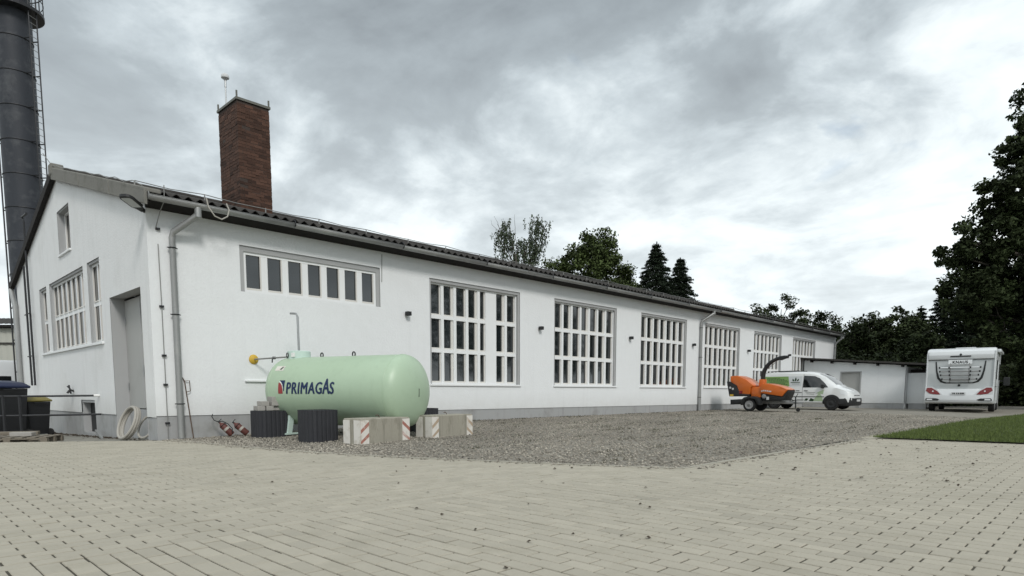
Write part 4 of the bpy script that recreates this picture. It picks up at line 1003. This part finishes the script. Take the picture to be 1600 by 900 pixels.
for sd_ in (-1, 1):
    side_patch([(.02, 1.06), (1.16, 1.06), (.98, 1.26), (.72, 1.50), (.50, 1.60), (.02, 1.63)], 'side_window', 'vehicle_glass', van, .008, sd_)
    MB().box((.86, sd_*.96-.07, 1.02), (1.00, sd_*.96+.07, 1.20), .02).build('mirror', 'trim_black', van)
    side_patch([(-.005, .34), (.008, .34), (.008, 1.70), (-.005, 1.70)], 'door_gap', 'trim_black', van, .003, sd_)
    side_patch([(-1.72, .80), (-.02, .80), (-.02, .83), (-1.72, .83)], 'slide_rail', 'trim_black', van, .006, sd_)
    for x in (-.22, .16): side_patch([(x-.09, .885), (x+.09, .885), (x+.09, .92), (x-.09, .92)], 'door_handle', 'trim_black', van, .012, sd_)
    side_patch([(-1.95, .60), (1.0, .60), (1.0, .635), (-1.95, .635)], 'rub_strip', 'trim_black', van, .006, sd_)
    # headlight and wheels, arches
    side_patch([(1.72, .76), (1.99, .70), (2.03, .78), (1.86, .88), (1.66, .90)], 'headlight', 'lamp_clear', van, .012, sd_)
    for x in (-1.36, 1.33):
        ar = [(x+.40*math.cos(a), .33+.39*math.sin(a)) for a in np.linspace(-.12, math.pi+.12, 18)]
        side_patch(ar, 'wheel_arch', 'trim_black', van, .010, sd_)
        wheel(van, x, sd_*.80, .325, .20, sd_, 'trim_black')
    for sg in (0, 1):
        pass
    gp_ = [(-1.95, 1.14), (-.04, 1.14), (-.04, 1.62), (-1.95, 1.62)]
    if sd_ == -1:
        side_patch([(-1.98, 1.12), (-.62, 1.12), (-.72, 1.60), (-1.98, 1.60)], 'green_print', 'decal_green', van, .004, sd_)
        side_patch([(-.62, 1.12), (-.06, 1.12), (-.06, 1.60), (-.72, 1.60)], 'pale_print', 'rv_grey', van, .004, sd_)
        for k, (x, z, w_) in enumerate([(-1.75, 1.50, .30), (-1.75, 1.44, .42), (-1.68, 1.38, .55), (-1.6, 1.32, .5), (-1.62, 1.26, .38), (-1.4, 1.20, .25)]):
            xx = x
            while xx < x+w_+.35:
                l = random.uniform(.04, .10); side_patch([(xx, z), (xx+l, z), (xx+l, z+.028), (xx, z+.028)], 'print_word', 'decal_dark', van, .007, sd_); xx += l+.02
        for pts in ([(-.40, 1.36), (-.33, 1.36), (-.31, 1.46), (-.36, 1.56), (-.40, 1.47)], [(-.48, 1.36), (-.42, 1.36), (-.42, 1.42), (-.50, 1.49), (-.52, 1.42)], [(-.30, 1.36), (-.24, 1.36), (-.20, 1.42), (-.22, 1.49), (-.29, 1.42)]):
            side_patch(pts, 'leaf_emblem', 'decal_dark', van, .007, sd_)
        xx = -.58
        while xx < -.14: side_patch([(xx, 1.28), (xx+.045, 1.28), (xx+.045, 1.325), (xx, 1.325)], 'print_letter', 'decal_dark', van, .007, sd_); xx += .055
        side_patch([(-.5, 1.22), (-.16, 1.22), (-.16, 1.235), (-.5, 1.235)], 'print_word', 'decal_dark', van, .007, sd_)
        side_patch([(.28, .70), (.80, .66), (.86, .98), (.62, .92), (.45, .96)], 'door_print', 'decal_green', van, .004, sd_) if False else None
        for pts in ([(.50, .42), (.95, .40), (.92, .62), (.78, .80), (.66, .66)], [(.62, .78), (.95, .74), (.98, .96), (.80, .88)]):
            side_patch(pts, 'door_print', 'decal_pale', van, .004, sd_)
        for pts in ([(.10, .44), (.22, .42), (.30, .52), (.18, .55)], [(.32, .42), (.52, .40), (.55, .50), (.40, .56)], [(.15, .83), (.60, .80), (.60, .815), (.15, .845)], [(.2, .755), (.55, .73), (.55, .745), (.2, .77)]):
            side_patch(pts, 'door_print', 'decal_dark', van, .007, sd_)
# windscreen
def roofc(x):
    for a, c in zip(ST[:-1], ST[1:]):
        if a[0] <= x <= c[0]: k = (x-a[0])/(c[0]-a[0]); return (a[3]*(1-k)+c[3]*k, a[6]*(1-k)+c[6]*k)
bw_ = MB(); xs_ = [.66, .80, .95, 1.12, 1.30, 1.42]
for x in xs_:
    zt, wt = roofc(x)
    for y in (-.92, -.5, 0, .5, .92): bw_.v.append((x, y*wt*.94, zt+.014-(.012 if abs(y) > .8 else 0)))
bw_.f = [(i*5+k, (i+1)*5+k, (i+1)*5+k+1, i*5+k+1) for i in range(len(xs_)-1) for k in range(4)]; bw_.build('windscreen', 'vehicle_glass', van, True)
loft(MB(), [(1.62, [(0, .20), (.80, .20), (.885, .28), (.89, .50), (.88, .56), (0, .56)]), (1.90, [(0, .19), (.80, .19), (.875, .28), (.875, .50), (.865, .57), (0, .57)]), (2.10, [(0, .20), (.70, .20), (.76, .28), (.76, .48), (.74, .57), (0, .57)]), (2.235, [(0, .24), (.45, .24), (.50, .30), (.50, .46), (.48, .54), (0, .55)])]).build('bumper', 'trim_black', van, True)
MB().box((2.236, -.26, .40), (2.246, .26, .50)).build('number_plate', 'plate', van)
MB().box((2.12, -.42, .60), (2.17, .42, .70), .02).build('grille', 'trim_black', van)
for y in (-.5, .5): MB().tube([(-1.7, y, 1.86), (-.3, y, 1.875)], .018, 6).build('roof_rail', 'trim_black', van)
# --- motorhome: nose along local +x, rear at x=0
rv = thing('motorhome', 'white motorhome seen from behind with bicycle rack and red tail lights', 'motorhome', (32.0, -8.66, gz(32, -9)), R(4.6))
RW, RH = 1.345, 3.02
def rp(pts, y0, y1, nm, mat, c=.0, par=rv): return MB().prism(pts, y0, y1, 'y', c).build(nm, mat, par, bool(c))
secs = []
for x, w_, z0, z1 in ((0.02, RW-.05, .55, RH-.34), (.0, RW-.015, .60, RH-.50), (.05, RW, .42, RH-.16), (.16, RW, .40, RH-.05), (.40, RW, .40, RH), (3.9, RW, .40, RH), (5.2, RW-.02, .40, RH-.18), (5.6, RW-.10, .42, 2.1), (6.4, RW-.22, .45, 1.15), (6.6, RW-.35, .5, .9)):
    secs.append((x, [(0, z0), (w_*.97, z0), (w_, z0+.06), (w_, (z0+z1)/2), (w_, z1-.10), (w_-.02, z1-.03), (w_-.09, z1), (0, z1+.01)]))
loft(MB(), secs[2:]).build('body', 'rv_white', rv, True)
rear = MB().add([(.048, -RW+.07, 1.12), (.048, RW-.07, 1.12), (.048, RW-.07, 2.44), (.048, -RW+.07, 2.44)], [(0, 1, 2, 3)]).build('rear_panel', 'rv_grey', rv)
for y in (-RW+.02, RW-.07): MB().box((-.01, y, .46), (.10, y+.05, 2.86), .015).build('corner_trim', 'rv_white', rv)
MB().box((.035, -RW+.07, 2.455), (.055, RW-.07, 2.475)).build('seam', 'trim_black', rv)
MB().prism([(-.02, 2.50), (.06, 2.48), (.06, 2.90), (.02, 2.86), (-.04, 2.70)], -RW+.08, RW-.08, 'y', .015).build('spoiler', 'rv_white', rv, True)
MB().box((-.05, -.40, 2.60), (-.036, .40, 2.655)).build('brake_light', 'trim_black', rv)
MB().lathe([(0, 0), (.05, 0), (.04, .03), (0, .03)], ((-.045, 0, 2.71), (-1, 0, 0)), 12).build('camera_knob', 'trim_black', rv)
MB().prism([(-.07, .46), (.06, .42), (.06, 1.10), (-.02, 1.06), (-.10, .80), (-.11, .58)], -RW+.005, RW-.005, 'y', .02).build('bumper', 'rv_white', rv, True)
def rear_poly(P, x, nm, mat, th=.012, par=rv): return MB().prism(P, x-th, x, 'x').build(nm, mat, par)
for s in (-1, 1):
    lp = [(s*(RW-.05), 1.02), (s*(RW-.10), 1.16), (s*(RW-.28), 1.16), (s*(RW-.52), 1.00), (s*.70, .84), (s*.86, .835), (s*(RW-.22), .875)]
    hs = rear_poly([(y*1.0+s*.0, z) for y, z in [(s*(RW-.02), .80), (s*(RW-.02), 1.20), (s*(RW-.30), 1.21), (s*(RW-.55), 1.04), (s*.60, .815), (s*.66, .79)]], -.035, 'lamp_surround', 'rv_white', .06)
    lo = rear_poly(lp, -.095, 'tail_light', 'lamp_red', .014, rv)
    MB().lathe([(0, 0), (.035, 0), (.03, .012), (0, .012)], ((-.110, s*(RW-.34), .99), (-1, 0, 0)), 14).build('reflector', 'lamp_clear', lo)
    rear_poly([(s*(RW-.06), .545), (s*(RW-.06), .62), (s*(RW-.10), .665), (s*.86, .655), (s*.72, .60), (s*.80, .545)], -.108, 'fog_recess', 'trim_black', .012)
    rear_poly([(s*(RW-.10), .57), (s*(RW-.12), .63), (s*(RW-.32), .63), (s*(RW-.34), .57)], -.121, 'fog_light', 'lamp_clear', .010)
    # dark curved decal beside the rack
    dp = [(s*.985, 2.40), (s*.935, 2.40), (s*.88, 1.95), (s*.80, 1.65), (s*.66, 1.47), (s*.50, 1.41), (s*.0, 1.40), (s*.0, 1.36), (s*.55, 1.36), (s*.74, 1.42), (s*.88, 1.60), (s*.95, 1.95)]
    rear_poly(dp, .046, 'dark_print', 'trim_black', .008)
    wheel(rv, 1.9, s*(RW-.14), .34, .24, s, 'rim_grey'); wheel(rv, 5.7, s*(RW-.18), .34, .24, s, 'rim_grey')
    MB().box((.15, s*RW-.012, 1.85), (.16, s*RW+.012, 1.86)).build('screw', 'trim_black', rv)
    for (x0, x1, z0, z1) in ((.75, 1.55, 1.55, 2.45), (3.3, 4.3, 1.55, 2.35)): MB().box((x0, s*RW-.01, z0), (x1, s*RW+.018, z1), .01).build('side_window', 'vehicle_glass', rv)
    MB().box((1.35, s*RW-.01, .40), (2.45, s*RW+.02, .95), .02).build('wheel_arch', 'rv_grey', rv)
    MB().tube([(5.3, s*(RW-.1), 1.55), (5.25, s*(RW+.25), 1.5)], .03, 6).box((5.18, s*(RW+.28)-.13, 1.28), (5.28, s*(RW+.28)+.13, 1.72), .03).build('mirror', 'trim_black', rv)
    MB().box((.2, s*RW-.01, 1.2), (5.0, s*RW+.006, 1.22)).build('side_stripe', 'trim_black', rv)
MB().box((2.1, -RW-.02, .55), (2.7, -RW+.01, 2.4), .01).build('entry_door', 'rv_white', rv)
MB().box((.6, -RW-.14, RH-.22), (3.6, -RW+.0, RH-.08), .03).build('awning_box', 'rv_white', rv)
MB().box((1.0, -.5, RH), (1.7, .3, RH+.07), .02).box((3.0, -.4, RH), (3.6, .4, RH+.08), .02).build('roof_hatch', 'rv_white', rv)
np_ = MB().box((-.125, -.28, .825), (-.108, .28, .945), .004).build('number_plate', 'plate', rv)
b = MB()
for k, y in enumerate((.20, .14, .05, -.02, -.09, -.15, -.20)): b.box((-.1285, y-.022, .855), (-.1252, y+.022, .92))
b.build('plate_character', 'trim_black', np_)
MB().lathe([(0, 0), (.055, 0), (.055, .02), (0, .02)], ((.046, 0, 1.27), (-1, 0, 0)), 16).build('lock', 'trim_black', rv)
rk = MB().tube([(-.14, -.40, 1.50), (-.14, .40, 1.50)], .022, 8).build('bicycle_rack', 'rim_grey', rv, True)
for y in (-.36, .36): MB().tube([(-.02, y, 2.40), (-.12, y, 2.30), (-.14, y, 1.50), (-.05, y, 1.42)], .022, 8).build('rack_upright', 'rim_grey', rk, True)
for z, w_ in ((2.10, .82), (1.92, .80), (1.75, .76), (1.56, .70)):
    o = MB().tube([(-.16, -w_, z), (-.16, w_, z)], .026, 8).build('rack_bar', 'lamp_clear' if z > 2 else 'rim_grey', rk)
    for y in (-w_+.03, w_-.03, -w_*.55+.1*(z-1.7), w_*.5): MB().box((-.20, y-.03, z-.045), (-.13, y+.03, z+.045), .01).build('clamp', 'trim_black', rk)
MB().box((-.125, -.46, 2.26), (-.11, .46, 2.46), .004).build('name_board', 'lamp_clear', rk)
bm = text_mesh('KNAUS', .18, 0, .008); ws = [v.co.x for v in bm.verts]; k0 = max(ws)
for v in bm.verts: v.co = Vector((-.127, .30-v.co.x/k0*.60, 2.295+v.co.y*.95))
me = bpy.data.meshes.new('name_lettering'); bm.to_mesh(me); bm.free(); me.materials.append(MT['trim_black']); link('name_lettering', me, rk)
# --- wood chipper: drawbar along local +x, camera sees local -y side
cp = thing('wood_chipper', 'orange trailer wood chipper with black curved discharge chute before the van', 'wood chipper', (24.45, -2.15, gz(24.4, -2)), R(-90))
K = .0032
def cq(P): return [((x-420)*K, (850-z)*K) for x, z in P]
def cpart(P, y0, y1, nm, mat, c=.02, par=cp): return MB().prism(cq(P), y0, y1, 'y', c).build(nm, mat, par, True)
hp_ = cpart([(108, 352), (195, 345), (330, 398), (445, 488), (420, 510), (405, 520), (395, 610), (255, 612), (205, 490), (120, 440), (100, 420)], -.50, .50, 'hopper', 'chip_orange')
cpart([(50, 425), (98, 436), (190, 480), (228, 540), (255, 600), (395, 612), (390, 640), (96, 645)], -.515, .515, 'hopper_guard', 'chip_black')
cpart([(108, 352), (140, 349), (140, 430), (105, 420)], -.525, .525, 'hopper_flap', 'chip_orange', .01, hp_)
for x, z in ((108, 517), (148, 535)): MB().lathe([(0, 0), (.05, 0), (.045, .012), (0, .012)], (((x-420)*K, -.516, (850-z)*K), (0, -1, 0)), 14).build('reflector', 'plate', hp_)
cpart([(110, 612), (160, 612), (160, 640), (110, 640)], -.525, -.50, 'warning_label', 'yellow', 0, hp_)
cpart([(245, 565), (290, 560), (285, 600), (245, 612)], -.53, -.47, 'stop_lever', 'lamp_red', .006, hp_)
cpart([(398, 520), (420, 505), (555, 505), (545, 655), (410, 655)], -.42, .42, 'rotor_housing', 'chip_orange')
cpart([(482, 400), (548, 400), (552, 520), (476, 520)], -.17, .17, 'chute_base', 'chip_orange')
ct = MB(); path = [(515, 410), (517, 340), (530, 280), (556, 230), (592, 186), (636, 152), (690, 124), (750, 106), (800, 100), (855, 96)]
ct.tube([((x-420)*K, 0, (850-z)*K) for x, z in path], [.10, .097, .093, .09, .086, .082, .08, .085, .08, .06], 14).build('chute', 'chip_black', cp, True)
MB().prism(cq([(740, 88), (856, 84), (856, 105), (760, 140), (740, 130)]), -.11, .11, 'y', .01).build('chute_flap', 'chip_black', cp)
MB().tube([((600-420)*K, -.05, (850-240)*K), ((700-420)*K, -.05, (850-160)*K)], .014, 6).build('chute_strut', 'wire', cp)
cw_ = cpart([(545, 485), (615, 458), (700, 472), (820, 502), (915, 545), (845, 640), (790, 632), (700, 618), (560, 598), (535, 560)], -.47, .47, 'engine_cowl', 'chip_orange', .03)
cpart([(805, 500), (905, 545), (890, 552), (795, 520)], -.475, .475, 'cowl_strip', 'chip_orange', .008, cw_)  # raised strip in the cowl's own orange
cpart([(556, 600), (700, 622), (800, 640), (846, 646), (918, 552), (915, 590), (872, 700), (590, 702), (560, 680)], -.42, .42, 'engine', 'chip_black', .01)
MB().lathe([(0, 0), (.10, 0), (.10, .04), (.06, .05), (0, .05)], (((595-420)*K, -.42, (850-640)*K), (0, -1, 0)), 18).build('pulley', 'rim_grey', cp)
MB().box(((630-420)*K, -.45, (850-690)*K), ((665-420)*K, -.42, (850-645)*K), .006).build('filter', 'plate', cp)
bx_ = [(560, 566), (585, 560), (610, 562), (636, 566), (662, 570), (682, 572)]
for x, z in bx_: cpart([(x, z-10), (x+18, z-8), (x+14, z+10), (x-3, z+8)], -.474, -.468, 'print_letter', 'plate', 0, cw_)
cpart([(300, 765), (312, 690), (345, 655), (400, 640), (500, 640), (548, 665), (575, 720), (575, 760), (550, 760), (535, 715), (500, 680), (430, 668), (365, 685), (330, 765)], -.74, -.40, 'mudguard', 'chip_black', .008)
cpart([(300, 765), (312, 690), (345, 655), (400, 640), (500, 640), (548, 665), (575, 720), (575, 760), (550, 760), (535, 715), (500, 680), (430, 668), (365, 685), (330, 765)], .40, .74, 'mudguard', 'chip_black', .008)
for s in (-1, 1): wheel(cp, 0, s*.60, .288, .19, s)
cpart([(130, 690), (300, 680), (300, 740), (135, 762)], -.62, .62, 'light_bar', 'chip_black', .01)
cpart([(300, 700), (700, 702), (1080, 712), (1080, 740), (700, 745), (300, 740)], -.07, .07, 'drawbar', 'rim_grey', .008)
MB().tube([((990-420)*K, -.12, (850-640)*K), ((995-420)*K, -.12, (850-800)*K)], .03, 8).tube([((1000-420)*K, -.12, (850-640)*K), ((1020-420)*K, -.12, (850-600)*K)], .015, 6).build('jockey_leg', 'trim_black', cp)
MB().lathe([(0, -.035), (.07, -.035), (.09, 0), (.07, .035), (0, .035)], ((1030-420)*K*1.0 and (((1030-420)*K, -.12, .09), (0, 1, 0))), 16).build('jockey_wheel', 'tyre', cp)
MB().tube([((700-420)*K, 0, .40), ((860-420)*K, 0, .43), ((1000-420)*K, .02, .52), ((1080-420)*K, .02, .52)], .016, 6).tube([((880-420)*K, -.05, .66), ((950-420)*K, -.05, .50), ((1060-420)*K, -.05, .52)], .018, 6).build('brake_linkage', 'trim_black', cp)
# ------------------------------------------------------------------ trees
def leaf_quads(P, size, droop=0., asp=.62, up=.35):
    """one folded diamond per point, random attitude"""
    n = len(P); a = rng.uniform(0, 6.283, n); el = rng.normal(-droop, .55, n)
    d = np.stack([np.cos(a)*np.cos(el), np.sin(a)*np.cos(el), np.sin(el)], -1)
    s = rng.normal(size=(n, 3)); s[:, 2] *= up; s -= d*(s*d).sum(1, keepdims=True); s /= np.linalg.norm(s, axis=1, keepdims=True)
    L_ = size*rng.uniform(.6, 1.35, n)[:, None]; nn = np.cross(d, s)
    v = np.stack([P-d*L_*.5, P+s*L_*asp*.5+nn*L_*.10, P+d*L_*.5, P-s*L_*asp*.5+nn*L_*.10], 1).reshape(-1, 3)
    f = np.arange(4*n).reshape(-1, 4)
    return v, f
def crown_mesh(name, P, size, tones, mat, **k):
    v, f = leaf_quads(P, size, **k); return tone_mesh(name, v, f, tones, mat)
def limb(b, p0, p1, r0, r1, wob=.12, n=5):
    p0 = Vector(p0); p1 = Vector(p1); l = (p1-p0).length; pts = []; rr = []
    for i in range(n+1):
        t = i/n; p = p0.lerp(p1, t)+Vector((random.gauss(0, wob*l*.12), random.gauss(0, wob*l*.12), math.sin(t*math.pi)*l*.06))*(0 if i in (0, n) else 1)
        pts.append(p); rr.append(r0+(r1-r0)*t)
    b.tube(pts, rr, 6, False)
def broadleaf(name, label, base, h, blobs, nclump, nleaf, lsize, mat, group, clump=.55, bark='bark', droop=.1, trunk_r=.3, seedv=0, shell=.55):
    """blobs: list of (dx,dy,z,rx,ry,rz) ellipsoids that carry the clumps"""
    t = thing(name, label, 'tree', base, 0, group); b = MB()
    top = max(q[2] for q in blobs); b.tube([(0, 0, -.5), (.1, 0, h*.25), (-.05, .08, h*.5), (.05, 0, top)], [trunk_r*1.25, trunk_r, trunk_r*.7, trunk_r*.2], 10, False)
    vol = np.array([q[3]*q[4]*q[5] for q in blobs]); vol = vol**.75; pr_ = vol/vol.sum()
    C = []; T = []
    for i in range(nclump):
        q = blobs[rng.choice(len(blobs), p=pr_)]; d = rng.normal(size=3); d /= np.linalg.norm(d); r = rng.uniform(shell, 1.08)**.8
        c = np.array([q[0]+d[0]*q[3]*r, q[1]+d[1]*q[4]*r, q[2]+d[2]*q[5]*r]); C.append(c)
    for q in blobs: limb(b, (0, 0, min(q[2]*.75, h*.6)), (q[0], q[1], q[2]+q[5]*.3), trunk_r*.45, trunk_r*.10)
    for c in C[:70]:
        q = min(blobs, key=lambda q: (q[0]-c[0])**2+(q[1]-c[1])**2+(q[2]-c[2])**2); limb(b, (q[0]*.8, q[1]*.8, q[2]-q[5]*.25), c, trunk_r*.14, .012, .2, 4)
    b.build('trunk', bark, t, True)
    C = np.array(C); per_ = max(1, nleaf//nclump); sz = rng.uniform(.55, 1.25, nclump)*clump
    dd = rng.normal(size=(nclump*per_, 3)); dd /= np.linalg.norm(dd, axis=1, keepdims=True)
    P = np.repeat(C, per_, 0)+dd*(rng.uniform(0, 1, (nclump*per_, 1))**.5)*np.repeat(sz, per_)[:, None]*np.array([1., 1., .72])
    tn = np.repeat(np.clip(rng.normal(1, .22, nclump), .5, 1.6), per_)*np.clip(rng.normal(1, .2, nclump*per_), .5, 1.7)
    link('crown', crown_mesh('crown', P, lsize, tn, mat, droop=droop), t); return t
def conifer(name, label, base, h, r, mat, group, dens=1., z0=.06, sag=.35):
    t = thing(name, label, 'tree', base, 0, group); b = MB(); b.tube([(0, 0, -.5), (0, 0, h*.5), (0, 0, h)], [.22, .13, .015], 8, False)
    P = []; lv_ = z0*h; D = []
    while lv_ < h*.985:
        k = 1-lv_/h; rr = r*(k**.82)*random.uniform(.78, 1.12)+.12; nb = random.randint(6, 9); a0 = random.random()*6.28
        for j in range(nb):
            a = a0+6.283*j/nb+random.uniform(-.25, .25); L_ = rr*random.uniform(.7, 1.15); dz = -sag*L_*random.uniform(.5, 1.2)
            e = Vector((math.cos(a)*L_, math.sin(a)*L_, lv_+dz+.10*L_)); limb(b, (0, 0, lv_), e, .035*k+.012, .006, .1, 3) if j % 2 == 0 else None
            n = int(26*dens*(.35+L_)); tt = rng.uniform(.12, 1.03, n)**.75; sp = (.10+.16*L_)*(1.08-tt)+.05
            x = tt*e.x; y = tt*e.y; z = lv_+(e.z-lv_)*tt**1.4; off_ = rng.normal(size=(n, 3))*sp[:, None]*np.array([.8, .8, .35])
            P.append(np.stack([x, y, z-.05*tt], -1)+off_)
        lv_ += (.26+.10*random.random())*(1 if h > 7 else .8)
    P.append(np.stack([rng.normal(0, .03, 40), rng.normal(0, .03, 40), h-rng.uniform(0, .7, 40)], -1))
    b.build('trunk', 'bark', t, True); P = np.concatenate(P)
    tn = np.clip(rng.normal(1, .28, len(P)), .4, 1.8)
    link('crown', crown_mesh('crown', P, .24, tn, mat, droop=.35, asp=.28), t); return t
def at_px(x, y, Z): return CAM+(FW+RT*((x-800)/FPX)+UP*((CYPX-y)/FPX))*Z
def ground_at(x, Z): p = at_px(x, 612.4, Z); return Vector((p.x, p.y, -.5))
# big maple and the wispy birch behind the roof
g = ground_at(918, 50)
broadleaf('maple_tree', 'big dense green maple rising behind the hall roof', g, 14, [(0, 0, 9.6, 3.0, 3.0, 3.4), (-1.6, 1.4, 8.6, 2.4, 2.4, 2.8), (1.7, -1.6, 8.2, 2.5, 2.5, 2.9), (0.3, -.2, 12.1, 1.8, 1.8, 1.9), (2.3, -2.4, 6.6, 1.9, 1.9, 2.0), (-2.2, 2.2, 6.8, 2.1, 2.1, 2.4), (-3.0, 3.1, 7.2, 1.7, 1.7, 2.2)], 470, 56000, .23, 'leaf_mid', None, clump=.78, trunk_r=.34, droop=.25)
g = ground_at(812, 54)
t = thing('birch_tree', 'thin wispy birch with hanging twigs left of the maple', 'tree', g); b = MB(); P = []
b.tube([(0, 0, -.5), (.15, -.1, 6), (-.1, .1, 10), (-.3, .2, 13)], [.22, .17, .12, .05], 8, False)
def gg(dx_px, y_px): q = at_px(812+dx_px, y_px, 54); return q-g
for (dx_, yp, y0, n) in ((-35, 350, 410, 26), (-24, 345, 405, 30), (-15, 358, 412, 18), (24, 338, 400, 34), (36, 340, 405, 26), (44, 348, 410, 20), (5, 372, 415, 26), (18, 378, 418, 26), (-5, 385, 420, 24), (30, 380, 420, 26), (-30, 372, 420, 14)):
    e = gg(dx_, yp); s_ = gg(dx_*.25, y0+18); limb(b, s_, e, .06, .015, .25, 5)
    for k in range(n):
        tt = random.random()**.6; p = s_.lerp(e, .35+.65*tt)+Vector((random.gauss(0, .28), random.gauss(0, .28), random.gauss(0, .2))); ln = random.uniform(.5, 1.7)
        if k % 3 == 0: b.tube([p, p+Vector((random.gauss(0, .06), random.gauss(0, .06), -ln))], [.008, .004], 3, False)
        m_ = int(20*ln); zz_ = rng.uniform(0, ln, m_); P.append(np.array(p)[None]+np.stack([rng.normal(0, .07, m_), rng.normal(0, .07, m_), -zz_], -1))
for dx_, yp in ((-45, 343), (-8, 335), (-40, 338)): limb(b, gg(dx_*.5, 395), gg(dx_, yp), .03, .008, .2, 5)
b.build('trunk', 'bark', t, True); P = np.concatenate(P); link('crown', crown_mesh('crown', P, .19, np.clip(rng.normal(1, .25, len(P)), .5, 1.6), 'leaf_birch', droop=1.0, asp=.5), t)
# two spruces
q = at_px(1026, 378, 60); conifer('spruce_tree', 'taller pointed dark spruce behind the roof', Vector((q.x, q.y, -.5)), q.z+.5, 5.4, 'needle', 'spruces behind the roof', 3.6)
q = at_px(1063, 402, 61); conifer('spruce_tree', 'shorter broad dark spruce right of the taller one', Vector((q.x, q.y, -.5)), q.z+.5, 5.6, 'needle', 'spruces behind the roof', 3.6)
# loose deciduous trees above the far end of the roof
def hedge_tree(px, top, Z, w, label, mat, n=6500, name='deciduous_tree', lsize=.22, nc=110, shell=.45):
    p = at_px(px, top, Z); h = p.z+.5; g = Vector((p.x, p.y, -.5))
    bl_ = [(0, 0, h*.62, w, w, h*.30), (w*.5, -w*.5, h*.42, w*.8, w*.8, h*.28), (-w*.5, w*.5, h*.45, w*.8, w*.8, h*.30), (0, 0, h*.80, w*.72, w*.72, h*.18), (0, 0, h*.25, w, w, h*.22)]
    return broadleaf(name, label, g, h, bl_, nc, n, lsize, mat, 'trees beyond the far end of the hall', clump=.65, trunk_r=.2, shell=shell)
hedge_tree(1178, 470, 56, 1.6, 'loose small tree just left of the tall ragged one above the roof end', 'leaf_dark', 9000)
hedge_tree(1222, 456, 57, 2.2, 'ragged tree with upright twigs above the roof end', 'leaf_dark', 14000)
hedge_tree(1262, 478, 55, 1.7, 'rounded tree right of the ragged one above the roof end', 'leaf_dark', 12000)
hedge_tree(1294, 484, 54, 1.5, 'last low tree directly above the hall corner', 'leaf_dark', 9000)
hedge_tree(1118, 474, 62, 1.2, 'low dark bush peeping over the roof right of the spruces', 'leaf_dark', 2500)
for i, (px, tp, Z, w, lb, mt_) in enumerate([(1330, 505, 50, 1.9, 'dark low tree behind the left part of the annex roof', 'leaf_dark'), (1362, 492, 53, 2.2, 'dark dense tree behind the annex door', 'leaf_dark'), (1392, 478, 54, 2.4, 'tallest dark tree behind the middle of the annex', 'leaf_dark'), (1425, 494, 52, 2.0, 'dark tree behind the right end of the annex', 'leaf_dark'), (1446, 512, 47, 1.6, 'dark bush between annex and motorhome', 'leaf_dark')]):
    hedge_tree(px, tp, Z, w*1.15, lb, mt_, 20000, lsize=.24, nc=230)
for px, tp, Z, r, lb in [(1440, 478, 56, 2.3, 'slim dark conifer left of the motorhome'), (1478, 440, 52, 3.0, 'dark conifer rising behind the left side of the motorhome'), (1515, 408, 50, 3.6, 'taller dark conifer directly behind the motorhome'), (1560, 380, 50, 4.2, 'tallest dark conifer behind the right side of the motorhome'), (1625, 400, 48, 4.2, 'dark conifer at the right picture edge')]:
    p = at_px(px, tp, Z); conifer('dark_conifer', lb, Vector((p.x, p.y, -.5)), p.z+.5, r, 'needle', 'conifers behind the motorhome', 2.6, .02, .28)
# dense undergrowth that closes the view below the trees
P = []
for px in np.linspace(1300, 1800, 90):
    for Z in (44, 49):
        p = at_px(px, 612, Z+random.uniform(-2, 2)); n = 260; hh = random.uniform(2.4, 4.4)
        P.append(np.stack([p.x+rng.normal(0, .7, n), p.y+rng.normal(0, .7, n), -.5+hh*rng.uniform(0, 1, n)**.8], -1))
P = np.concatenate(P); tag(link('undergrowth', crown_mesh('undergrowth', P, .30, np.clip(rng.normal(.9, .3, len(P)), .3, 1.6), 'leaf_dark')), 'dark undergrowth below the trees behind annex and motorhome', 'bushes', kind='stuff')
# the big near tree at the right edge
g = at_px(1668, 612.4, 36); g = Vector((g.x, g.y, -.1))
def rel(px, y, Z): q = at_px(px, y, Z); return q-g
bl_ = []
for px, y, rr in ((1650, 150, 2.0), (1622, 215, 1.5), (1665, 240, 2.6), (1598, 290, 1.7), (1640, 330, 3.0), (1560, 362, 1.7), (1600, 400, 2.6), (1520, 420, 1.5), (1560, 455, 2.0), (1640, 440, 3.0), (1600, 510, 2.4), (1650, 560, 2.6), (1700, 330, 3.2), (1720, 450, 3.4), (1590, 232, 1.0), (1562, 305, 1.1), (1505, 385, 1.2), (1492, 412, .8), (1512, 465, 1.4), (1545, 505, 1.6), (1535, 345, .8)):
    q = rel(px, y, 36+random.uniform(-1, 1)); bl_.append((q.x, q.y, q.z, rr, rr, rr))
broadleaf('lime_tree', 'big dark broadleaf tree filling the right picture edge', g, 19, bl_, 1050, 110000, .24, 'leaf_dark', None, clump=.52, trunk_r=.42, droop=.35, shell=.5)
# trees behind the photographer, mirrored in the window panes
P = []; bb = MB()
for i in range(64):
    x = -30+i*3.2+random.uniform(-1, 1); y = -46+random.uniform(-4, 4); h = random.uniform(8, 12.5) if x < 42 else random.uniform(12, 18); n = 520
    d = rng.normal(size=(n, 3)); d /= np.linalg.norm(d, axis=1, keepdims=True); P.append(np.array([x, y, h*.58])+d*rng.uniform(.5, 1, (n, 1))*np.array([2.2, 2.2, h*.42]))
P = np.concatenate(P); tag(link('distant_wood', crown_mesh('distant_wood', P, .8, np.clip(rng.normal(.9, .3, len(P)), .3, 1.6), 'leaf_mid')), 'row of trees across the yard, mirrored in the window panes', 'trees', kind='stuff')
